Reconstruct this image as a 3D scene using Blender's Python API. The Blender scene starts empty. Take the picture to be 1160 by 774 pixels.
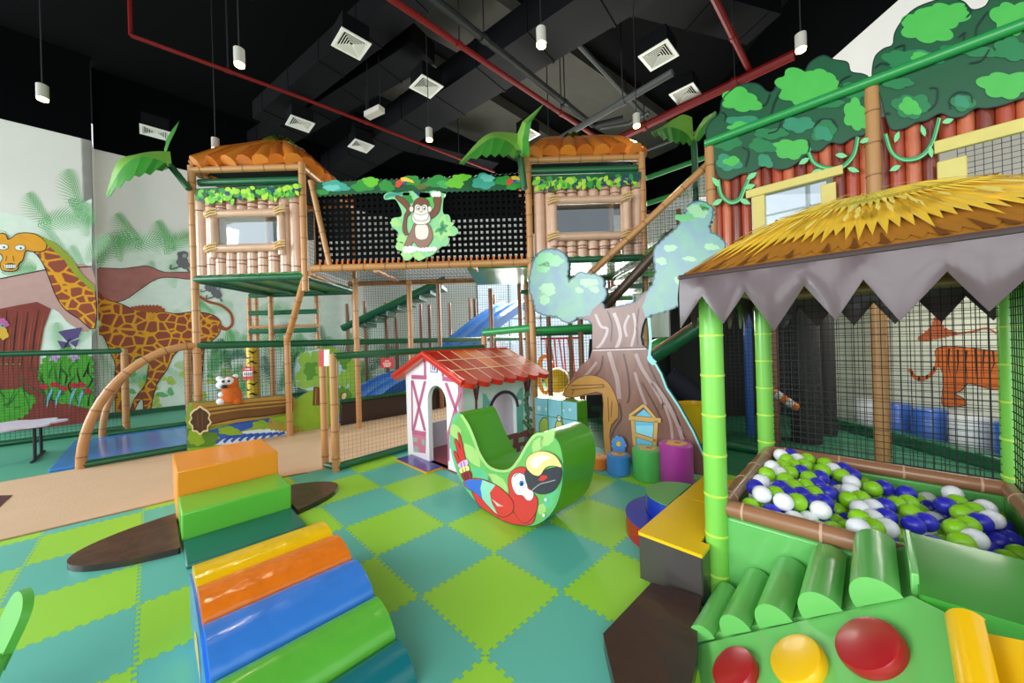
import bpy, bmesh, math, random
from mathutils import Vector, Matrix
random.seed(7)
SC = bpy.context.scene
COL = SC.collection
PI = math.pi
S2 = math.sqrt(2)

# ---------------------------------------------------------------- camera
F = 408.5; ROLL = -0.0298; H = 1.516
cd = bpy.data.cameras.new('camera'); cam = bpy.data.objects.new('camera', cd); COL.objects.link(cam)
cd.sensor_width = 36.0; cd.sensor_fit = 'HORIZONTAL'; cd.lens = F/1160*36.0
cd.clip_start = 0.02; cd.clip_end = 200
cr, sr = math.cos(ROLL), math.sin(ROLL)
RT = Vector((cr, 0, sr)); UP = Vector((-sr, 0, cr))
cam.matrix_world = Matrix(((RT.x, UP.x, 0, 0), (RT.y, UP.y, -1, 0), (RT.z, UP.z, 0, H), (0, 0, 0, 1)))
SC.camera = cam

# ---------------------------------------------------------------- world, lights, exposure
w = bpy.data.worlds.new('world'); SC.world = w; w.use_nodes = True
bg = w.node_tree.nodes['Background']; bg.inputs[0].default_value = (0.90, 0.95, 1.0, 1); bg.inputs[1].default_value = 0.8
SC.view_settings.view_transform = 'Standard'; SC.view_settings.look = 'None'
SC.view_settings.gamma = 1; SC.view_settings.use_curve_mapping = False
SC.view_settings.exposure = 0.56
SC.cycles.transparent_max_bounces = 16
def area(name, loc, target, sx, sy, power, col):
    l = bpy.data.lights.new(name, 'AREA'); l.shape = 'RECTANGLE'; l.size = sx; l.size_y = sy
    l.energy = power; l.color = col
    o = bpy.data.objects.new(name, l); COL.objects.link(o); o.location = loc
    o.rotation_euler = (Vector(target)-Vector(loc)).to_track_quat('-Z', 'Y').to_euler()
    return o
area('daylight_glazing', (-14.0, -0.5, 3.8), (-1.0, 4.5, 1.0), 9, 6, 1150, (0.90, 0.96, 1.0))
area('daylight_rear_glazing', (-2.0, -4.0, 3.2), (0, 5, 1.0), 6, 4, 230, (0.95, 0.98, 1.0))
area('daylight_back_glazing', (1.8, 12.6, 3.0), (1.0, 5, 1.0), 5, 3.5, 700, (1.0, 0.97, 0.90))

# ---------------------------------------------------------------- geometry of the view: pixel -> ray -> plane
E1 = Vector((1, 1, 0))/S2; E2 = Vector((-1, 1, 0))/S2; O = Vector((0, 0, H))
def ray(px, py):
    a = (px-580)/F; b = -(py-387)/F
    return Vector((a*cr-b*sr, 1.0, a*sr+b*cr))
def hit(px, py, n, d):
    r = ray(px, py); return O + r*((d - O.dot(n))/r.dot(n))
XA, YA, ZA = Vector((1, 0, 0)), Vector((0, 1, 0)), Vector((0, 0, 1))
def oy(px, py, y): return hit(px, py, YA, y)
def oz(px, py, z=0): return hit(px, py, ZA, z)
def oa(px, py, a): return hit(px, py, E1, a)
def ob(px, py, b): return hit(px, py, E2, b)
def W(a, b, z=0): return E1*a + E2*b + ZA*z

# ---------------------------------------------------------------- materials
def lin(c):
    c = c.lstrip('#'); v = [int(c[i:i+2], 16)/255 for i in (0, 2, 4)]
    return tuple((x/12.92 if x <= .04045 else ((x+.055)/1.055)**2.4) for x in v) + (1,)
MATS = {}
def M(name, col=None, rough=.5, var=.06, bump=0., bscale=8., coat=0., metal=0., emit=0., spec=.5, vscale=3.):
    if name in MATS: return MATS[name]
    m = bpy.data.materials.new(name); m.use_nodes = True; nt = m.node_tree; p = nt.nodes['Principled BSDF']
    c = lin(col)
    tc = nt.nodes.new('ShaderNodeTexCoord'); nz = nt.nodes.new('ShaderNodeTexNoise')
    nz.inputs['Scale'].default_value = vscale; nz.inputs['Detail'].default_value = 3
    nt.links.new(tc.outputs['Object'], nz.inputs['Vector'])
    mx = nt.nodes.new('ShaderNodeMix'); mx.data_type = 'RGBA'
    mx.inputs[6].default_value = tuple(x*(1-var) for x in c[:3])+(1,)
    mx.inputs[7].default_value = tuple(min(1, x*(1+var)) for x in c[:3])+(1,)
    nt.links.new(nz.outputs['Fac'], mx.inputs[0]); nt.links.new(mx.outputs[2], p.inputs['Base Color'])
    p.inputs['Roughness'].default_value = rough; p.inputs['Metallic'].default_value = metal
    p.inputs['Specular IOR Level'].default_value = spec
    p.inputs['Coat Weight'].default_value = coat; p.inputs['Coat Roughness'].default_value = .12
    if bump:
        n2 = nt.nodes.new('ShaderNodeTexNoise'); n2.inputs['Scale'].default_value = bscale; n2.inputs['Detail'].default_value = 2
        nt.links.new(tc.outputs['Object'], n2.inputs['Vector'])
        b = nt.nodes.new('ShaderNodeBump'); b.inputs['Strength'].default_value = bump; b.inputs['Distance'].default_value = .03
        nt.links.new(n2.outputs['Fac'], b.inputs['Height']); nt.links.new(b.outputs[0], p.inputs['Normal'])
        if coat: nt.links.new(b.outputs[0], p.inputs['Coat Normal'])
    if emit:
        p.inputs['Emission Color'].default_value = c; p.inputs['Emission Strength'].default_value = emit
    MATS[name] = m; return m
def nd(nt, t, **k):
    n = nt.nodes.new(t)
    for a, v in k.items(): setattr(n, a, v)
    return n
def mth(nt, op, a, b=None):
    n = nt.nodes.new('ShaderNodeMath'); n.operation = op
    for i, x in enumerate((a, b)):
        if x is None: continue
        if isinstance(x, (int, float)): n.inputs[i].default_value = x
        else: nt.links.new(x, n.inputs[i])
    return n.outputs[0]
def vinyl(name, col, **k):
    d = dict(rough=.32, bump=.12, bscale=5, var=.04, coat=.35); d.update(k); return M(name, col, **d)
def printm(name, col, **k):
    d = dict(rough=.38, var=.12, vscale=6, coat=.0); d.update(k); return M(name, col, **d)

def mat_jigsaw():
    m = bpy.data.materials.new('jigsaw_mats'); m.use_nodes = True; nt = m.node_tree; p = nt.nodes['Principled BSDF']
    g = nd(nt, 'ShaderNodeNewGeometry'); s = nd(nt, 'ShaderNodeSeparateXYZ'); nt.links.new(g.outputs['Position'], s.inputs[0])
    k = 1/(S2*.6)
    u = mth(nt, 'ADD', mth(nt, 'MULTIPLY', mth(nt, 'ADD', s.outputs[0], s.outputs[1]), k), -2.852+40)
    v = mth(nt, 'ADD', mth(nt, 'MULTIPLY', mth(nt, 'SUBTRACT', s.outputs[1], s.outputs[0]), k), -3.263+40)
    def sq(x):
        return mth(nt, 'MULTIPLY', mth(nt, 'SIGN', mth(nt, 'SINE', mth(nt, 'MULTIPLY', x, 2*PI*11))), .017)
    uu = mth(nt, 'FLOOR', mth(nt, 'ADD', u, sq(v))); vv = mth(nt, 'FLOOR', mth(nt, 'ADD', v, sq(u)))
    par = mth(nt, 'MODULO', mth(nt, 'ADD', uu, vv), 2.0)
    def edge(x, sv):
        f = mth(nt, 'FRACT', mth(nt, 'ADD', x, sv)); return mth(nt, 'MINIMUM', f, mth(nt, 'SUBTRACT', 1.0, f))
    e = mth(nt, 'MINIMUM', edge(u, sq(v)), edge(v, sq(u)))
    seam = mth(nt, 'GREATER_THAN', e, .005)
    mx = nd(nt, 'ShaderNodeMix', data_type='RGBA'); nt.links.new(par, mx.inputs[0])
    mx.inputs[6].default_value = lin('#9ad83e'); mx.inputs[7].default_value = lin('#60bcac')
    m2 = nd(nt, 'ShaderNodeMix', data_type='RGBA', blend_type='MULTIPLY'); m2.inputs[0].default_value = 1
    nt.links.new(mx.outputs[2], m2.inputs[6])
    cmb = nd(nt, 'ShaderNodeCombineColor'); sv = mth(nt, 'ADD', mth(nt, 'MULTIPLY', seam, .2), .8)
    for i in range(3): nt.links.new(sv, cmb.inputs[i])
    nt.links.new(cmb.outputs[0], m2.inputs[7]); nt.links.new(m2.outputs[2], p.inputs['Base Color'])
    p.inputs['Roughness'].default_value = .42
    n2 = nd(nt, 'ShaderNodeTexNoise'); n2.inputs['Scale'].default_value = 300
    nt.links.new(g.outputs['Position'], n2.inputs['Vector'])
    b = nd(nt, 'ShaderNodeBump'); b.inputs['Strength'].default_value = .15; b.inputs['Distance'].default_value = .003
    nt.links.new(n2.outputs['Fac'], b.inputs['Height']); nt.links.new(b.outputs[0], p.inputs['Normal'])
    return m
def mat_giraffe():
    m = bpy.data.materials.new('giraffe_coat'); m.use_nodes = True; nt = m.node_tree; p = nt.nodes['Principled BSDF']
    g = nd(nt, 'ShaderNodeNewGeometry')
    vo = nd(nt, 'ShaderNodeTexVoronoi', feature='DISTANCE_TO_EDGE'); vo.inputs['Scale'].default_value = 4.9
    nt.links.new(g.outputs['Position'], vo.inputs['Vector'])
    cr_ = nd(nt, 'ShaderNodeValToRGB'); e = cr_.color_ramp.elements
    e[0].position = .06; e[0].color = lin('#eca51e'); e[1].position = .11; e[1].color = lin('#9c4a34')
    nt.links.new(vo.outputs['Distance'], cr_.inputs[0]); nt.links.new(cr_.outputs[0], p.inputs['Base Color'])
    p.inputs['Roughness'].default_value = .7
    return m
def mat_grain(name, c1, c2, scale=(1, 1, 12), rough=.5, dist=2.):
    m = bpy.data.materials.new(name); m.use_nodes = True; nt = m.node_tree; p = nt.nodes['Principled BSDF']
    tc = nd(nt, 'ShaderNodeTexCoord'); mp = nd(nt, 'ShaderNodeMapping'); mp.inputs['Scale'].default_value = scale
    nz = nd(nt, 'ShaderNodeTexNoise'); nz.inputs['Scale'].default_value = 2; nz.inputs['Detail'].default_value = 5; nz.inputs['Distortion'].default_value = dist
    r = nd(nt, 'ShaderNodeValToRGB'); r.color_ramp.elements[0].position = .35; r.color_ramp.elements[1].position = .65
    r.color_ramp.elements[0].color = lin(c1); r.color_ramp.elements[1].color = lin(c2)
    nt.links.new(tc.outputs['Object'], mp.inputs[0]); nt.links.new(mp.outputs[0], nz.inputs['Vector'])
    nt.links.new(nz.outputs['Fac'], r.inputs[0]); nt.links.new(r.outputs[0], p.inputs['Base Color'])
    p.inputs['Roughness'].default_value = rough
    MATS[name] = m; return m
def mat_glass(name, tint, alpha, rough=.03):
    m = bpy.data.materials.new(name); m.use_nodes = True; nt = m.node_tree
    for n in list(nt.nodes):
        if n.type == 'BSDF_PRINCIPLED': nt.nodes.remove(n)
    out = [n for n in nt.nodes if n.type == 'OUTPUT_MATERIAL'][0]
    t = nd(nt, 'ShaderNodeBsdfTransparent'); t.inputs[0].default_value = lin(tint)
    g = nd(nt, 'ShaderNodeBsdfGlossy'); g.inputs['Roughness'].default_value = rough; g.inputs[0].default_value = (.9, .95, 1, 1)
    mx = nd(nt, 'ShaderNodeMixShader'); mx.inputs[0].default_value = alpha
    nt.links.new(t.outputs[0], mx.inputs[1]); nt.links.new(g.outputs[0], mx.inputs[2]); nt.links.new(mx.outputs[0], out.inputs[0])
    return m

# ---------------------------------------------------------------- mesh builder (everything in world coordinates, moved into the object's frame when built)
def frame(z):
    z = z.normalized(); a = Vector((0, 0, 1)) if abs(z.z) < .9 else Vector((1, 0, 0))
    x = a.cross(z).normalized(); return x, z.cross(x)
class MB:
    def __init__(s): s.v = []; s.f = []; s.m = []; s.mats = []
    def mi(s, m):
        if m not in s.mats: s.mats.append(m)
        return s.mats.index(m)
    def add(s, vs, fs, m):
        o = len(s.v); s.v += [Vector(p) for p in vs]; k = s.mi(m)
        for f in fs: s.f.append([i+o for i in f]); s.m.append(k)
    def hexa(s, p, m):   # 8 corners: bottom 4 then top 4
        s.add(p, [(3, 2, 1, 0), (4, 5, 6, 7), (0, 1, 5, 4), (1, 2, 6, 5), (2, 3, 7, 6), (3, 0, 4, 7)], m)
    def boxab(s, a0, a1, b0, b1, z0, z1, m):
        s.hexa([W(a0, b0, z0), W(a1, b0, z0), W(a1, b1, z0), W(a0, b1, z0), W(a0, b0, z1), W(a1, b0, z1), W(a1, b1, z1), W(a0, b1, z1)], m)
    def box(s, x0, x1, y0, y1, z0, z1, m):
        s.hexa([(x0, y0, z0), (x1, y0, z0), (x1, y1, z0), (x0, y1, z0), (x0, y0, z1), (x1, y0, z1), (x1, y1, z1), (x0, y1, z1)], m)
    def tube(s, pts, r, m, n=10, cap=True):
        pts = [Vector(p) for p in pts]; rs = r if isinstance(r, (list, tuple)) else [r]*len(pts)
        vs = []; x = None
        for i, p in enumerate(pts):
            d = (pts[min(i+1, len(pts)-1)]-pts[max(i-1, 0)]).normalized()
            if x is None: x, y = frame(d)
            else:
                x = (x - d*x.dot(d)).normalized(); y = d.cross(x)
            for k in range(n):
                t = 2*PI*k/n; vs.append(p + (x*math.cos(t)+y*math.sin(t))*rs[i])
        fs = [(i*n+k, i*n+(k+1) % n, (i+1)*n+(k+1) % n, (i+1)*n+k) for i in range(len(pts)-1) for k in range(n)]
        if cap: fs += [tuple(range(n-1, -1, -1)), tuple((len(pts)-1)*n+k for k in range(n))]
        s.add(vs, fs, m)
    def rings(s, p, q, r, m, step=.33, w=.012, n=10, off=.12):
        p, q = Vector(p), Vector(q); L = (q-p).length; d = (q-p)/L; t = off
        while t < L-.03:
            s.tube([p+d*t, p+d*(t+w)], r, m, n); t += step
    def lathe(s, c, prof, m, n=24, ax=(0, 0, 1), mats=None):
        c = Vector(c); z = Vector(ax).normalized(); x, y = frame(z); vs = []
        for r, h in prof:
            for k in range(n):
                t = 2*PI*k/n; vs.append(c + z*h + (x*math.cos(t)+y*math.sin(t))*r)
        o = len(s.v); s.v += vs; N = len(prof)
        for i in range(N-1):
            kk = s.mi(mats[i] if mats else m)
            for k in range(n): s.f.append([o+i*n+k, o+i*n+(k+1) % n, o+(i+1)*n+(k+1) % n, o+(i+1)*n+k]); s.m.append(kk)
        s.f.append([o+k for k in range(n-1, -1, -1)]); s.m.append(s.mi(mats[0] if mats else m))
        s.f.append([o+(N-1)*n+k for k in range(n)]); s.m.append(s.mi(mats[-1] if mats else m))
    def ball(s, c, r, m, n=16, k=10, sc=(1, 1, 1)):
        c = Vector(c); vs = [c+Vector((0, 0, -r*sc[2]))]
        for i in range(1, k):
            t = PI*i/k
            for j in range(n):
                u = 2*PI*j/n; vs.append(c+Vector((r*sc[0]*math.sin(t)*math.cos(u), r*sc[1]*math.sin(t)*math.sin(u), -r*sc[2]*math.cos(t))))
        vs.append(c+Vector((0, 0, r*sc[2])))
        fs = [(0, 1+(j+1) % n, 1+j) for j in range(n)]
        for i in range(k-2):
            for j in range(n):
                a = 1+i*n+j; b = 1+i*n+(j+1) % n; fs.append((a, b, b+n, a+n))
        L = len(vs)-1; fs += [(L, 1+(k-2)*n+j, 1+(k-2)*n+(j+1) % n) for j in range(n)]
        s.add(vs, fs, m)
    def prism(s, poly, ext, m, m2=None, holes=()):   # poly: world points on one plane, ext: extrusion vector
        poly = [Vector(p) for p in poly]; ext = Vector(ext)
        bm = bmesh.new(); loops = []
        for lp in [poly]+[[Vector(p) for p in h] for h in holes]:
            vs = [bm.verts.new(p) for p in lp]; es = [bm.edges.new((vs[i], vs[(i+1) % len(vs)])) for i in range(len(vs))]
            loops.append((vs, es))
        bm.normal_update()
        nrm = Vector((0, 0, 0))
        for i in range(len(poly)): nrm += (poly[i]-poly[0]).cross(poly[(i+1) % len(poly)]-poly[0])
        bmesh.ops.triangle_fill(bm, use_beauty=True, edges=[e for l in loops for e in l[1]], normal=nrm.normalized())
        bm.verts.index_update(); pts = [v.co.copy() for v in bm.verts]
        tri = []
        for f in bm.faces:
            idx = [v.index for v in f.verts]
            if f.normal.dot(nrm) < 0: idx.reverse()
            tri.append(idx)
        bm.free()
        flip = nrm.dot(ext) > 0
        s.add(pts, [t[::-1] if flip else t for t in tri], m)
        if ext.length > 1e-6:
            s.add([p+ext for p in pts], [t if flip else t[::-1] for t in tri], m2 or m)
            o = 0
            for vs, es in loops:
                n = len(vs); q = pts[o:o+n]
                s.add(q+[p+ext for p in q], [((i, (i+1) % n, n+(i+1) % n, n+i) if flip else (n+i, n+(i+1) % n, (i+1) % n, i)) for i in range(n)], m2 or m)
                o += n
    def build(s, name, parent=None, loc=None, rz=0., smooth=True, bevel=0., seg=2, ang=38):
        if parent is not None: mw = MW[parent.name]
        else: mw = Matrix.Translation(Vector(loc) if loc is not None else Vector((0, 0, 0))) @ Matrix.Rotation(rz, 4, 'Z')
        inv = mw.inverted()
        me = bpy.data.meshes.new(name); me.from_pydata([inv @ v for v in s.v], [], s.f)
        for m in s.mats: me.materials.append(m)
        me.polygons.foreach_set('material_index', s.m)
        if smooth:
            me.polygons.foreach_set('use_smooth', [True]*len(me.polygons)); me.set_sharp_from_angle(angle=math.radians(ang))
        me.update()
        o = bpy.data.objects.new(name, me); COL.objects.link(o)
        if parent is not None: o.parent = parent; MW[o.name] = mw
        else: o.matrix_world = mw; MW[o.name] = mw
        if bevel:
            b = o.modifiers.new('bevel', 'BEVEL'); b.width = bevel; b.segments = seg; b.limit_method = 'ANGLE'; b.harden_normals = False
        return o
MW = {}
def tag(o, label, cat, group=None):
    o['label'] = label; o['category'] = cat
    if group: o['group'] = group
    return o
def thing(name, label, cat, loc=(0, 0, 0), rz=0., group=None):
    o = bpy.data.objects.new(name, None); COL.objects.link(o); o.empty_display_size = .1
    mw = Matrix.Translation(Vector(loc)) @ Matrix.Rotation(rz, 4, 'Z'); o.matrix_world = mw; MW[o.name] = mw
    return tag(o, label, cat, group)
def struct(o): o['kind'] = 'structure'; return o
R45 = PI/4

# planar boards: outlines are laid on a real upright plane in the room
class Board:
    def __init__(s, kind, d):
        s.n, s.d = {'y': (YA, d), 'a': (E1, d), 'b': (E2, d), 'x': (XA, d)}[kind]; s.mb = MB()
    def P(s, px, py, k=0): return hit(px, py, s.n, s.d) - s.n*(.003*k)
    def poly(s, pts, m, k=1): s.mb.prism([s.P(x, y, k) for x, y in pts], (0, 0, 0), m)
    def base(s, pts, m, t=.03, m2=None, holes=(), k=0):
        s.mb.prism([s.P(x, y, k) for x, y in pts], s.n*t, m, m2, [[s.P(x, y, k) for x, y in h] for h in holes])
    def stroke(s, pts, wd, m, k=2):
        n = len(pts); L = []; R_ = []
        for i, (x, y) in enumerate(pts):
            a = pts[max(i-1, 0)]; b = pts[min(i+1, n-1)]; dx, dy = b[0]-a[0], b[1]-a[1]; l = math.hypot(dx, dy) or 1
            ww = (wd[i] if isinstance(wd, (list, tuple)) else wd)/2
            L.append((x-dy/l*ww, y+dx/l*ww)); R_.append((x+dy/l*ww, y-dx/l*ww))
        vs = [s.P(x, y, k) for x, y in L+R_]
        s.mb.add(vs, [(i, i+1, n+i+1, n+i) for i in range(n-1)], m)
    def oval(s, cx, cy, rx, ry, m, k=2, n=18, rot=0):
        c, q = math.cos(rot), math.sin(rot)
        s.poly([(cx+rx*math.cos(2*PI*i/n)*c-ry*math.sin(2*PI*i/n)*q, cy+rx*math.cos(2*PI*i/n)*q+ry*math.sin(2*PI*i/n)*c) for i in range(n)], m, k)
    def cloud(s, cx, cy, rx, ry, m, k=2, lobes=7, ph=0., n=48, amp=.13):
        pts = []
        for i in range(n):
            t = 2*PI*i/n; r = (1-amp+amp*abs(math.sin(lobes*t/2+ph))*1.6)*(1+.13*math.sin(2*t+ph*1.7)+.09*math.sin(3*t+ph*3.1))
            pts.append((cx+rx*math.cos(t)*r, cy+ry*math.sin(t)*r))
        s.poly(pts, m, k)
    def leaf(s, x, y, ang, L, wd, m, k=3):
        c, q = math.cos(ang), math.sin(ang); pts = []
        for u, v in ((0, 0), (.25, .7), (.55, .9), (.8, .5), (1, 0), (.8, -.5), (.55, -.9), (.25, -.7)):
            pts.append((x+u*L*c-v*wd*q, y+u*L*q+v*wd*c))
        s.poly(pts, m, k)
    def frond(s, x, y, ang, L, m, k=1, n=15, lw=1.6, droop=.5, sl=.5):
        px, py = x, y; a = ang
        for i in range(n):
            t = i/(n-1); a = ang + droop*t; px += math.cos(a)*L/n; py += math.sin(a)*L/n
            ll = L*sl*(math.sin(PI*(.15+.8*t)))
            for sg in (-1, 1):
                b = a + sg*(.8-.35*t)
                s.stroke([(px, py), (px+math.cos(b)*ll*.5, py+math.sin(b)*ll*.5+ll*.03), (px+math.cos(b)*ll, py+math.sin(b)*ll+ll*.12)], [lw*.5, lw*.42, .1], m, k+(i%4)*.02)
def cr_closed(pts, n=4):
    out = []; N = len(pts)
    for i in range(N):
        p0, p1, p2, p3 = [pts[(i+j) % N] for j in (-1, 0, 1, 2)]
        for k in range(n):
            t = k/n
            out.append(tuple(.5*((2*p1[c]) + (-p0[c]+p2[c])*t + (2*p0[c]-5*p1[c]+4*p2[c]-p3[c])*t*t + (-p0[c]+3*p1[c]-3*p2[c]+p3[c])*t**3) for c in range(len(p1))))
    return out
def cr_open(pts, n=6):
    out = []; N = len(pts)
    for i in range(N-1):
        p0 = pts[max(i-1, 0)]; p1 = pts[i]; p2 = pts[i+1]; p3 = pts[min(i+2, N-1)]
        for k in range(n):
            t = k/n
            out.append(tuple(.5*((2*p1[c]) + (-p0[c]+p2[c])*t + (2*p0[c]-5*p1[c]+4*p2[c]-p3[c])*t*t + (-p0[c]+3*p1[c]-3*p2[c]+p3[c])*t**3) for c in range(len(p1))))
    out.append(tuple(pts[-1])); return out
def bumpy_open(pts, amp=1., step=7):
    q = bumpy(pts, amp, step); k = min(range(len(q)), key=lambda i: math.hypot(q[i][0]-pts[-1][0], q[i][1]-pts[-1][1])); return q[:k+1]
def bumpy(pts, amp=2.2, step=9):    # scalloped closed outline (px) for painted foliage
    out = []; N = len(pts)
    sg = 0
    for i in range(N): sg += pts[i][0]*pts[(i+1) % N][1]-pts[(i+1) % N][0]*pts[i][1]
    sg = 1 if sg > 0 else -1
    for i in range(N):
        (x0, y0), (x1, y1) = pts[i], pts[(i+1) % N]; l = math.hypot(x1-x0, y1-y0)
        if l < 1e-6: continue
        c = max(1, int(round(l/step))); nx, ny = (y1-y0)/l*sg, -(x1-x0)/l*sg
        for k in range(c):
            for q in (0, .25, .5, .75):
                t = (k+q)/c; h = amp*math.sin(PI*q)
                out.append((x0+(x1-x0)*t+nx*h, y0+(y1-y0)*t+ny*h))
    return out

# shared materials
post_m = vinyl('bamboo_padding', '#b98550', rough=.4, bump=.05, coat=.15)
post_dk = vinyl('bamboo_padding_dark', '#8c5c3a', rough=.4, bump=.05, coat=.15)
ring_m = M('tie_brown', '#8a6238', .5)
gtube = vinyl('green_padding', '#155f3a', rough=.35, bump=.05)
gtube_l = vinyl('green_padding_light', '#2f9a4e', rough=.3, bump=.05)
lime = vinyl('lime_padding', '#80cf50', rough=.35, bump=.06)
limering = M('lime_tie', '#c6ea54', .5)
net_m = M('net_cord', '#14181a', .7)
net_g = M('net_cord_grey', '#3c4640', .7)
white = printm('print_white', '#f4f1ec'); black = printm('print_black', '#15120f')

def net(name, p0, u, v, L, Hh, parent, pitch=.05, th=.004, m=None, clip=None):
    """net of crossing cords: corner p0, unit axes u,v, extents L,Hh; clip(s,t) -> keep"""
    mb = MB(); m = m or net_m; p0 = Vector(p0); u = Vector(u); v = Vector(v); w_ = u.cross(v).normalized()
    def cord(a, b, d):
        d2 = w_; h = th/2
        mb.add([a-d*h-d2*h, a+d*h-d2*h, a+d*h+d2*h, a-d*h+d2*h, b-d*h-d2*h, b+d*h-d2*h, b+d*h+d2*h, b-d*h+d2*h],
               [(0, 1, 5, 4), (1, 2, 6, 5), (2, 3, 7, 6), (3, 0, 4, 7)], m)
    k = int(L/pitch)
    for i in range(k+1):
        s = i*L/k; lo, hi = (0, Hh) if clip is None else clip(s)
        if hi > lo: cord(p0+u*s+v*lo, p0+u*s+v*hi, u)
    k2 = int(Hh/pitch)
    for j in range(k2+1):
        t = j*Hh/k2
        if clip is None: cord(p0+v*t, p0+u*L+v*t, v)
        else:
            ss = [i*L/k for i in range(k+1) if clip(i*L/k)[0] <= t <= clip(i*L/k)[1]]
            if len(ss) > 1: cord(p0+u*ss[0]+v*t, p0+u*ss[-1]+v*t, v)
    return mb.build(name, parent, smooth=False)
def bamboo(mb, p, q, r=.05, m=None, n=10, step=.33, rm=None):
    mb.tube([p, q], r, m or post_m, n); mb.rings(p, q, r*1.07, rm or ring_m, step, .014, n, off=.15)

# ================================================================ THE ROOM
BW = 12.3; BW2 = 12.75; XR = 5.75; YB = 14.0; ZW = 6.3; ZC = 8.2
wall_m = M('wall_paint', '#e9e6e0', .7, var=.02); ceil_m = M('ceiling_black', '#060708', .9, var=.2, spec=.1); drop_m = M('upper_wall_black', '#040506', .95, var=.1, spec=.05)
tan_m = M('tan_carpet', '#cdaf8e', .8, var=.06, bump=.1, bscale=60)
teal_m = M('teal_flooring', '#4f9f86', .5, var=.05); bluemat_m = vinyl('blue_mat', '#2f78d0', rough=.22, bump=.05)
dgreen_m = M('green_flooring', '#2f7a58', .5, var=.08)
mb = MB(); mb.prism([(-12, -4, 0), (7, -4, 0), (7, 15, 0), (-12, 15, 0)], (0, 0, -.1), mat_jigsaw()); struct(mb.build('floor', smooth=False))
def slab(name, pts, h, m):
    b = MB(); b.prism([Vector((p[0], p[1], h)) for p in pts], (0, 0, -h), m); return struct(b.build(name, smooth=False))
# tan path between the two fences, teal floor beyond, green floor under the structures
slab('floor_tan_path', [W(-6, 5.25), W(.6, 5.05), W(1.3, 4.86), W(8.6, 4.72), W(8.6, 7.42), W(-6, 7.46)], .008, tan_m)
slab('floor_teal', [W(-6, 7.46), W(8.6, 7.46), W(8.6, BW2), W(-6, BW2)], .006, teal_m)
slab('floor_green', [W(4.4, -1.84), (XR, 1.81), (XR, 14), (-4, 14), W(4.4, 4.7)], .005, dgreen_m)
# walls
def wallab(name, pts, z0, z1, m):   # quad strip of upright thick wall through ground points
    b = MB(); d = (pts[1]-pts[0]).normalized(); n = Vector((-d.y, d.x, 0))*.15
    b.prism([pts[0]+ZA*z0, pts[1]+ZA*z0, pts[1]+ZA*z1, pts[0]+ZA*z1], n, m); return struct(b.build(name, smooth=False))
A_P = (oy(107, 300, 8.04)).dot(E1)   # where the pier ends
wallab('wall_left', [W(-2.9, BW), W(A_P, BW)], 0, ZW, wall_m)
wallab('wall_left_return', [W(A_P, BW), W(A_P, BW2)], 0, ZW, wall_m)
wallab('wall_left_recess', [W(A_P, BW2), W(9.3, BW2)], 0, ZW, wall_m)
wallab('wall_left_upper', [W(-2.9, BW), W(A_P, BW)], ZW, ZC, drop_m)
wallab('wall_left_upper_recess', [W(A_P, BW2), W(9.3, BW2)], ZW, ZC, drop_m)
b = MB(); b.box(XR, XR+.15, -3.5, YB, 0, ZW, wall_m); struct(b.build('wall_right', smooth=False))
b = MB(); b.box(XR, XR+.15, -3.5, YB, ZW, ZC, drop_m); struct(b.build('wall_right_upper', smooth=False))
b = MB(); WX0, WX1, WZ0, WZ1 = -1.3, 4.8, .25, 4.6
b.prism([(-5, YB, 0), (XR, YB, 0), (XR, YB, ZW), (-5, YB, ZW)], (0, .15, 0), wall_m, None, [[(WX0, YB, WZ0), (WX1, YB, WZ0), (WX1, YB, WZ1), (WX0, YB, WZ1)]])
struct(b.build('wall_back', smooth=False))
b = MB(); b.box(-5, XR, YB, YB+.15, ZW, ZC, drop_m); struct(b.build('wall_back_upper', smooth=False))
b = MB(); alu = M('window_aluminium', '#d9dbd9', .4)
for i in range(6):
    x = WX0+(WX1-WX0)*i/5; b.box(x-.03, x+.03, YB, YB+.1, WZ0, WZ1, alu)
for z in (WZ0, 2.4, WZ1): b.box(WX0, WX1, YB, YB+.1, z-.03, z+.03, alu)
wf = struct(b.build('window_1', smooth=False))
b = MB(); b.box(WX0, WX1, YB+.04, YB+.05, WZ0, WZ1, mat_glass('window_glass', '#f4fbff', .06)); b.build('pane', wf, smooth=False)
b = MB(); b.prism([(-12, -4, ZC), (7, -4, ZC), (7, 15, ZC), (-12, 15, ZC)], (0, 0, .1), ceil_m); struct(b.build('ceiling', smooth=False))
b = MB(); b.boxab(A_P, 9, BW2-.06, BW2, 0, .12, gtube); struct(b.build('baseboard_left', smooth=False))
slab('trim_1', [W(-6, 5.27), W(.6, 5.07), W(1.3, 4.88), W(1.3, 4.86), W(.6, 5.05), W(-6, 5.25)], .011, M('path_edge', '#b08f6c', .7))
b = MB()
for i in range(8): p = W(-2.95, BW-.05-i*2.2); b.box(p.x-.04, p.x+.04, p.y-.04, p.y+.04, 0, ZC, alu)
for z in (.06, 2.6, 5.2): b.tube([W(-2.95, BW, z), W(-2.95, -3.2, z)], .035, alu, 6)
struct(b.build('window_2', smooth=False))
# brown arrow set into the tan path, at the left
b = MB(); b.prism([oz(-30, 562, .012), oz(14, 561, .012), oz(0, 574, .012), oz(-30, 596, .012)], (0, 0, -.004), M('carpet_brown', '#4a1c18', .8)); tag(b.build('carpet_inlay', loc=oz(0, 566, .008)), 'dark brown carpet triangle set into the tan path at the left edge', 'carpet inlay')

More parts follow.
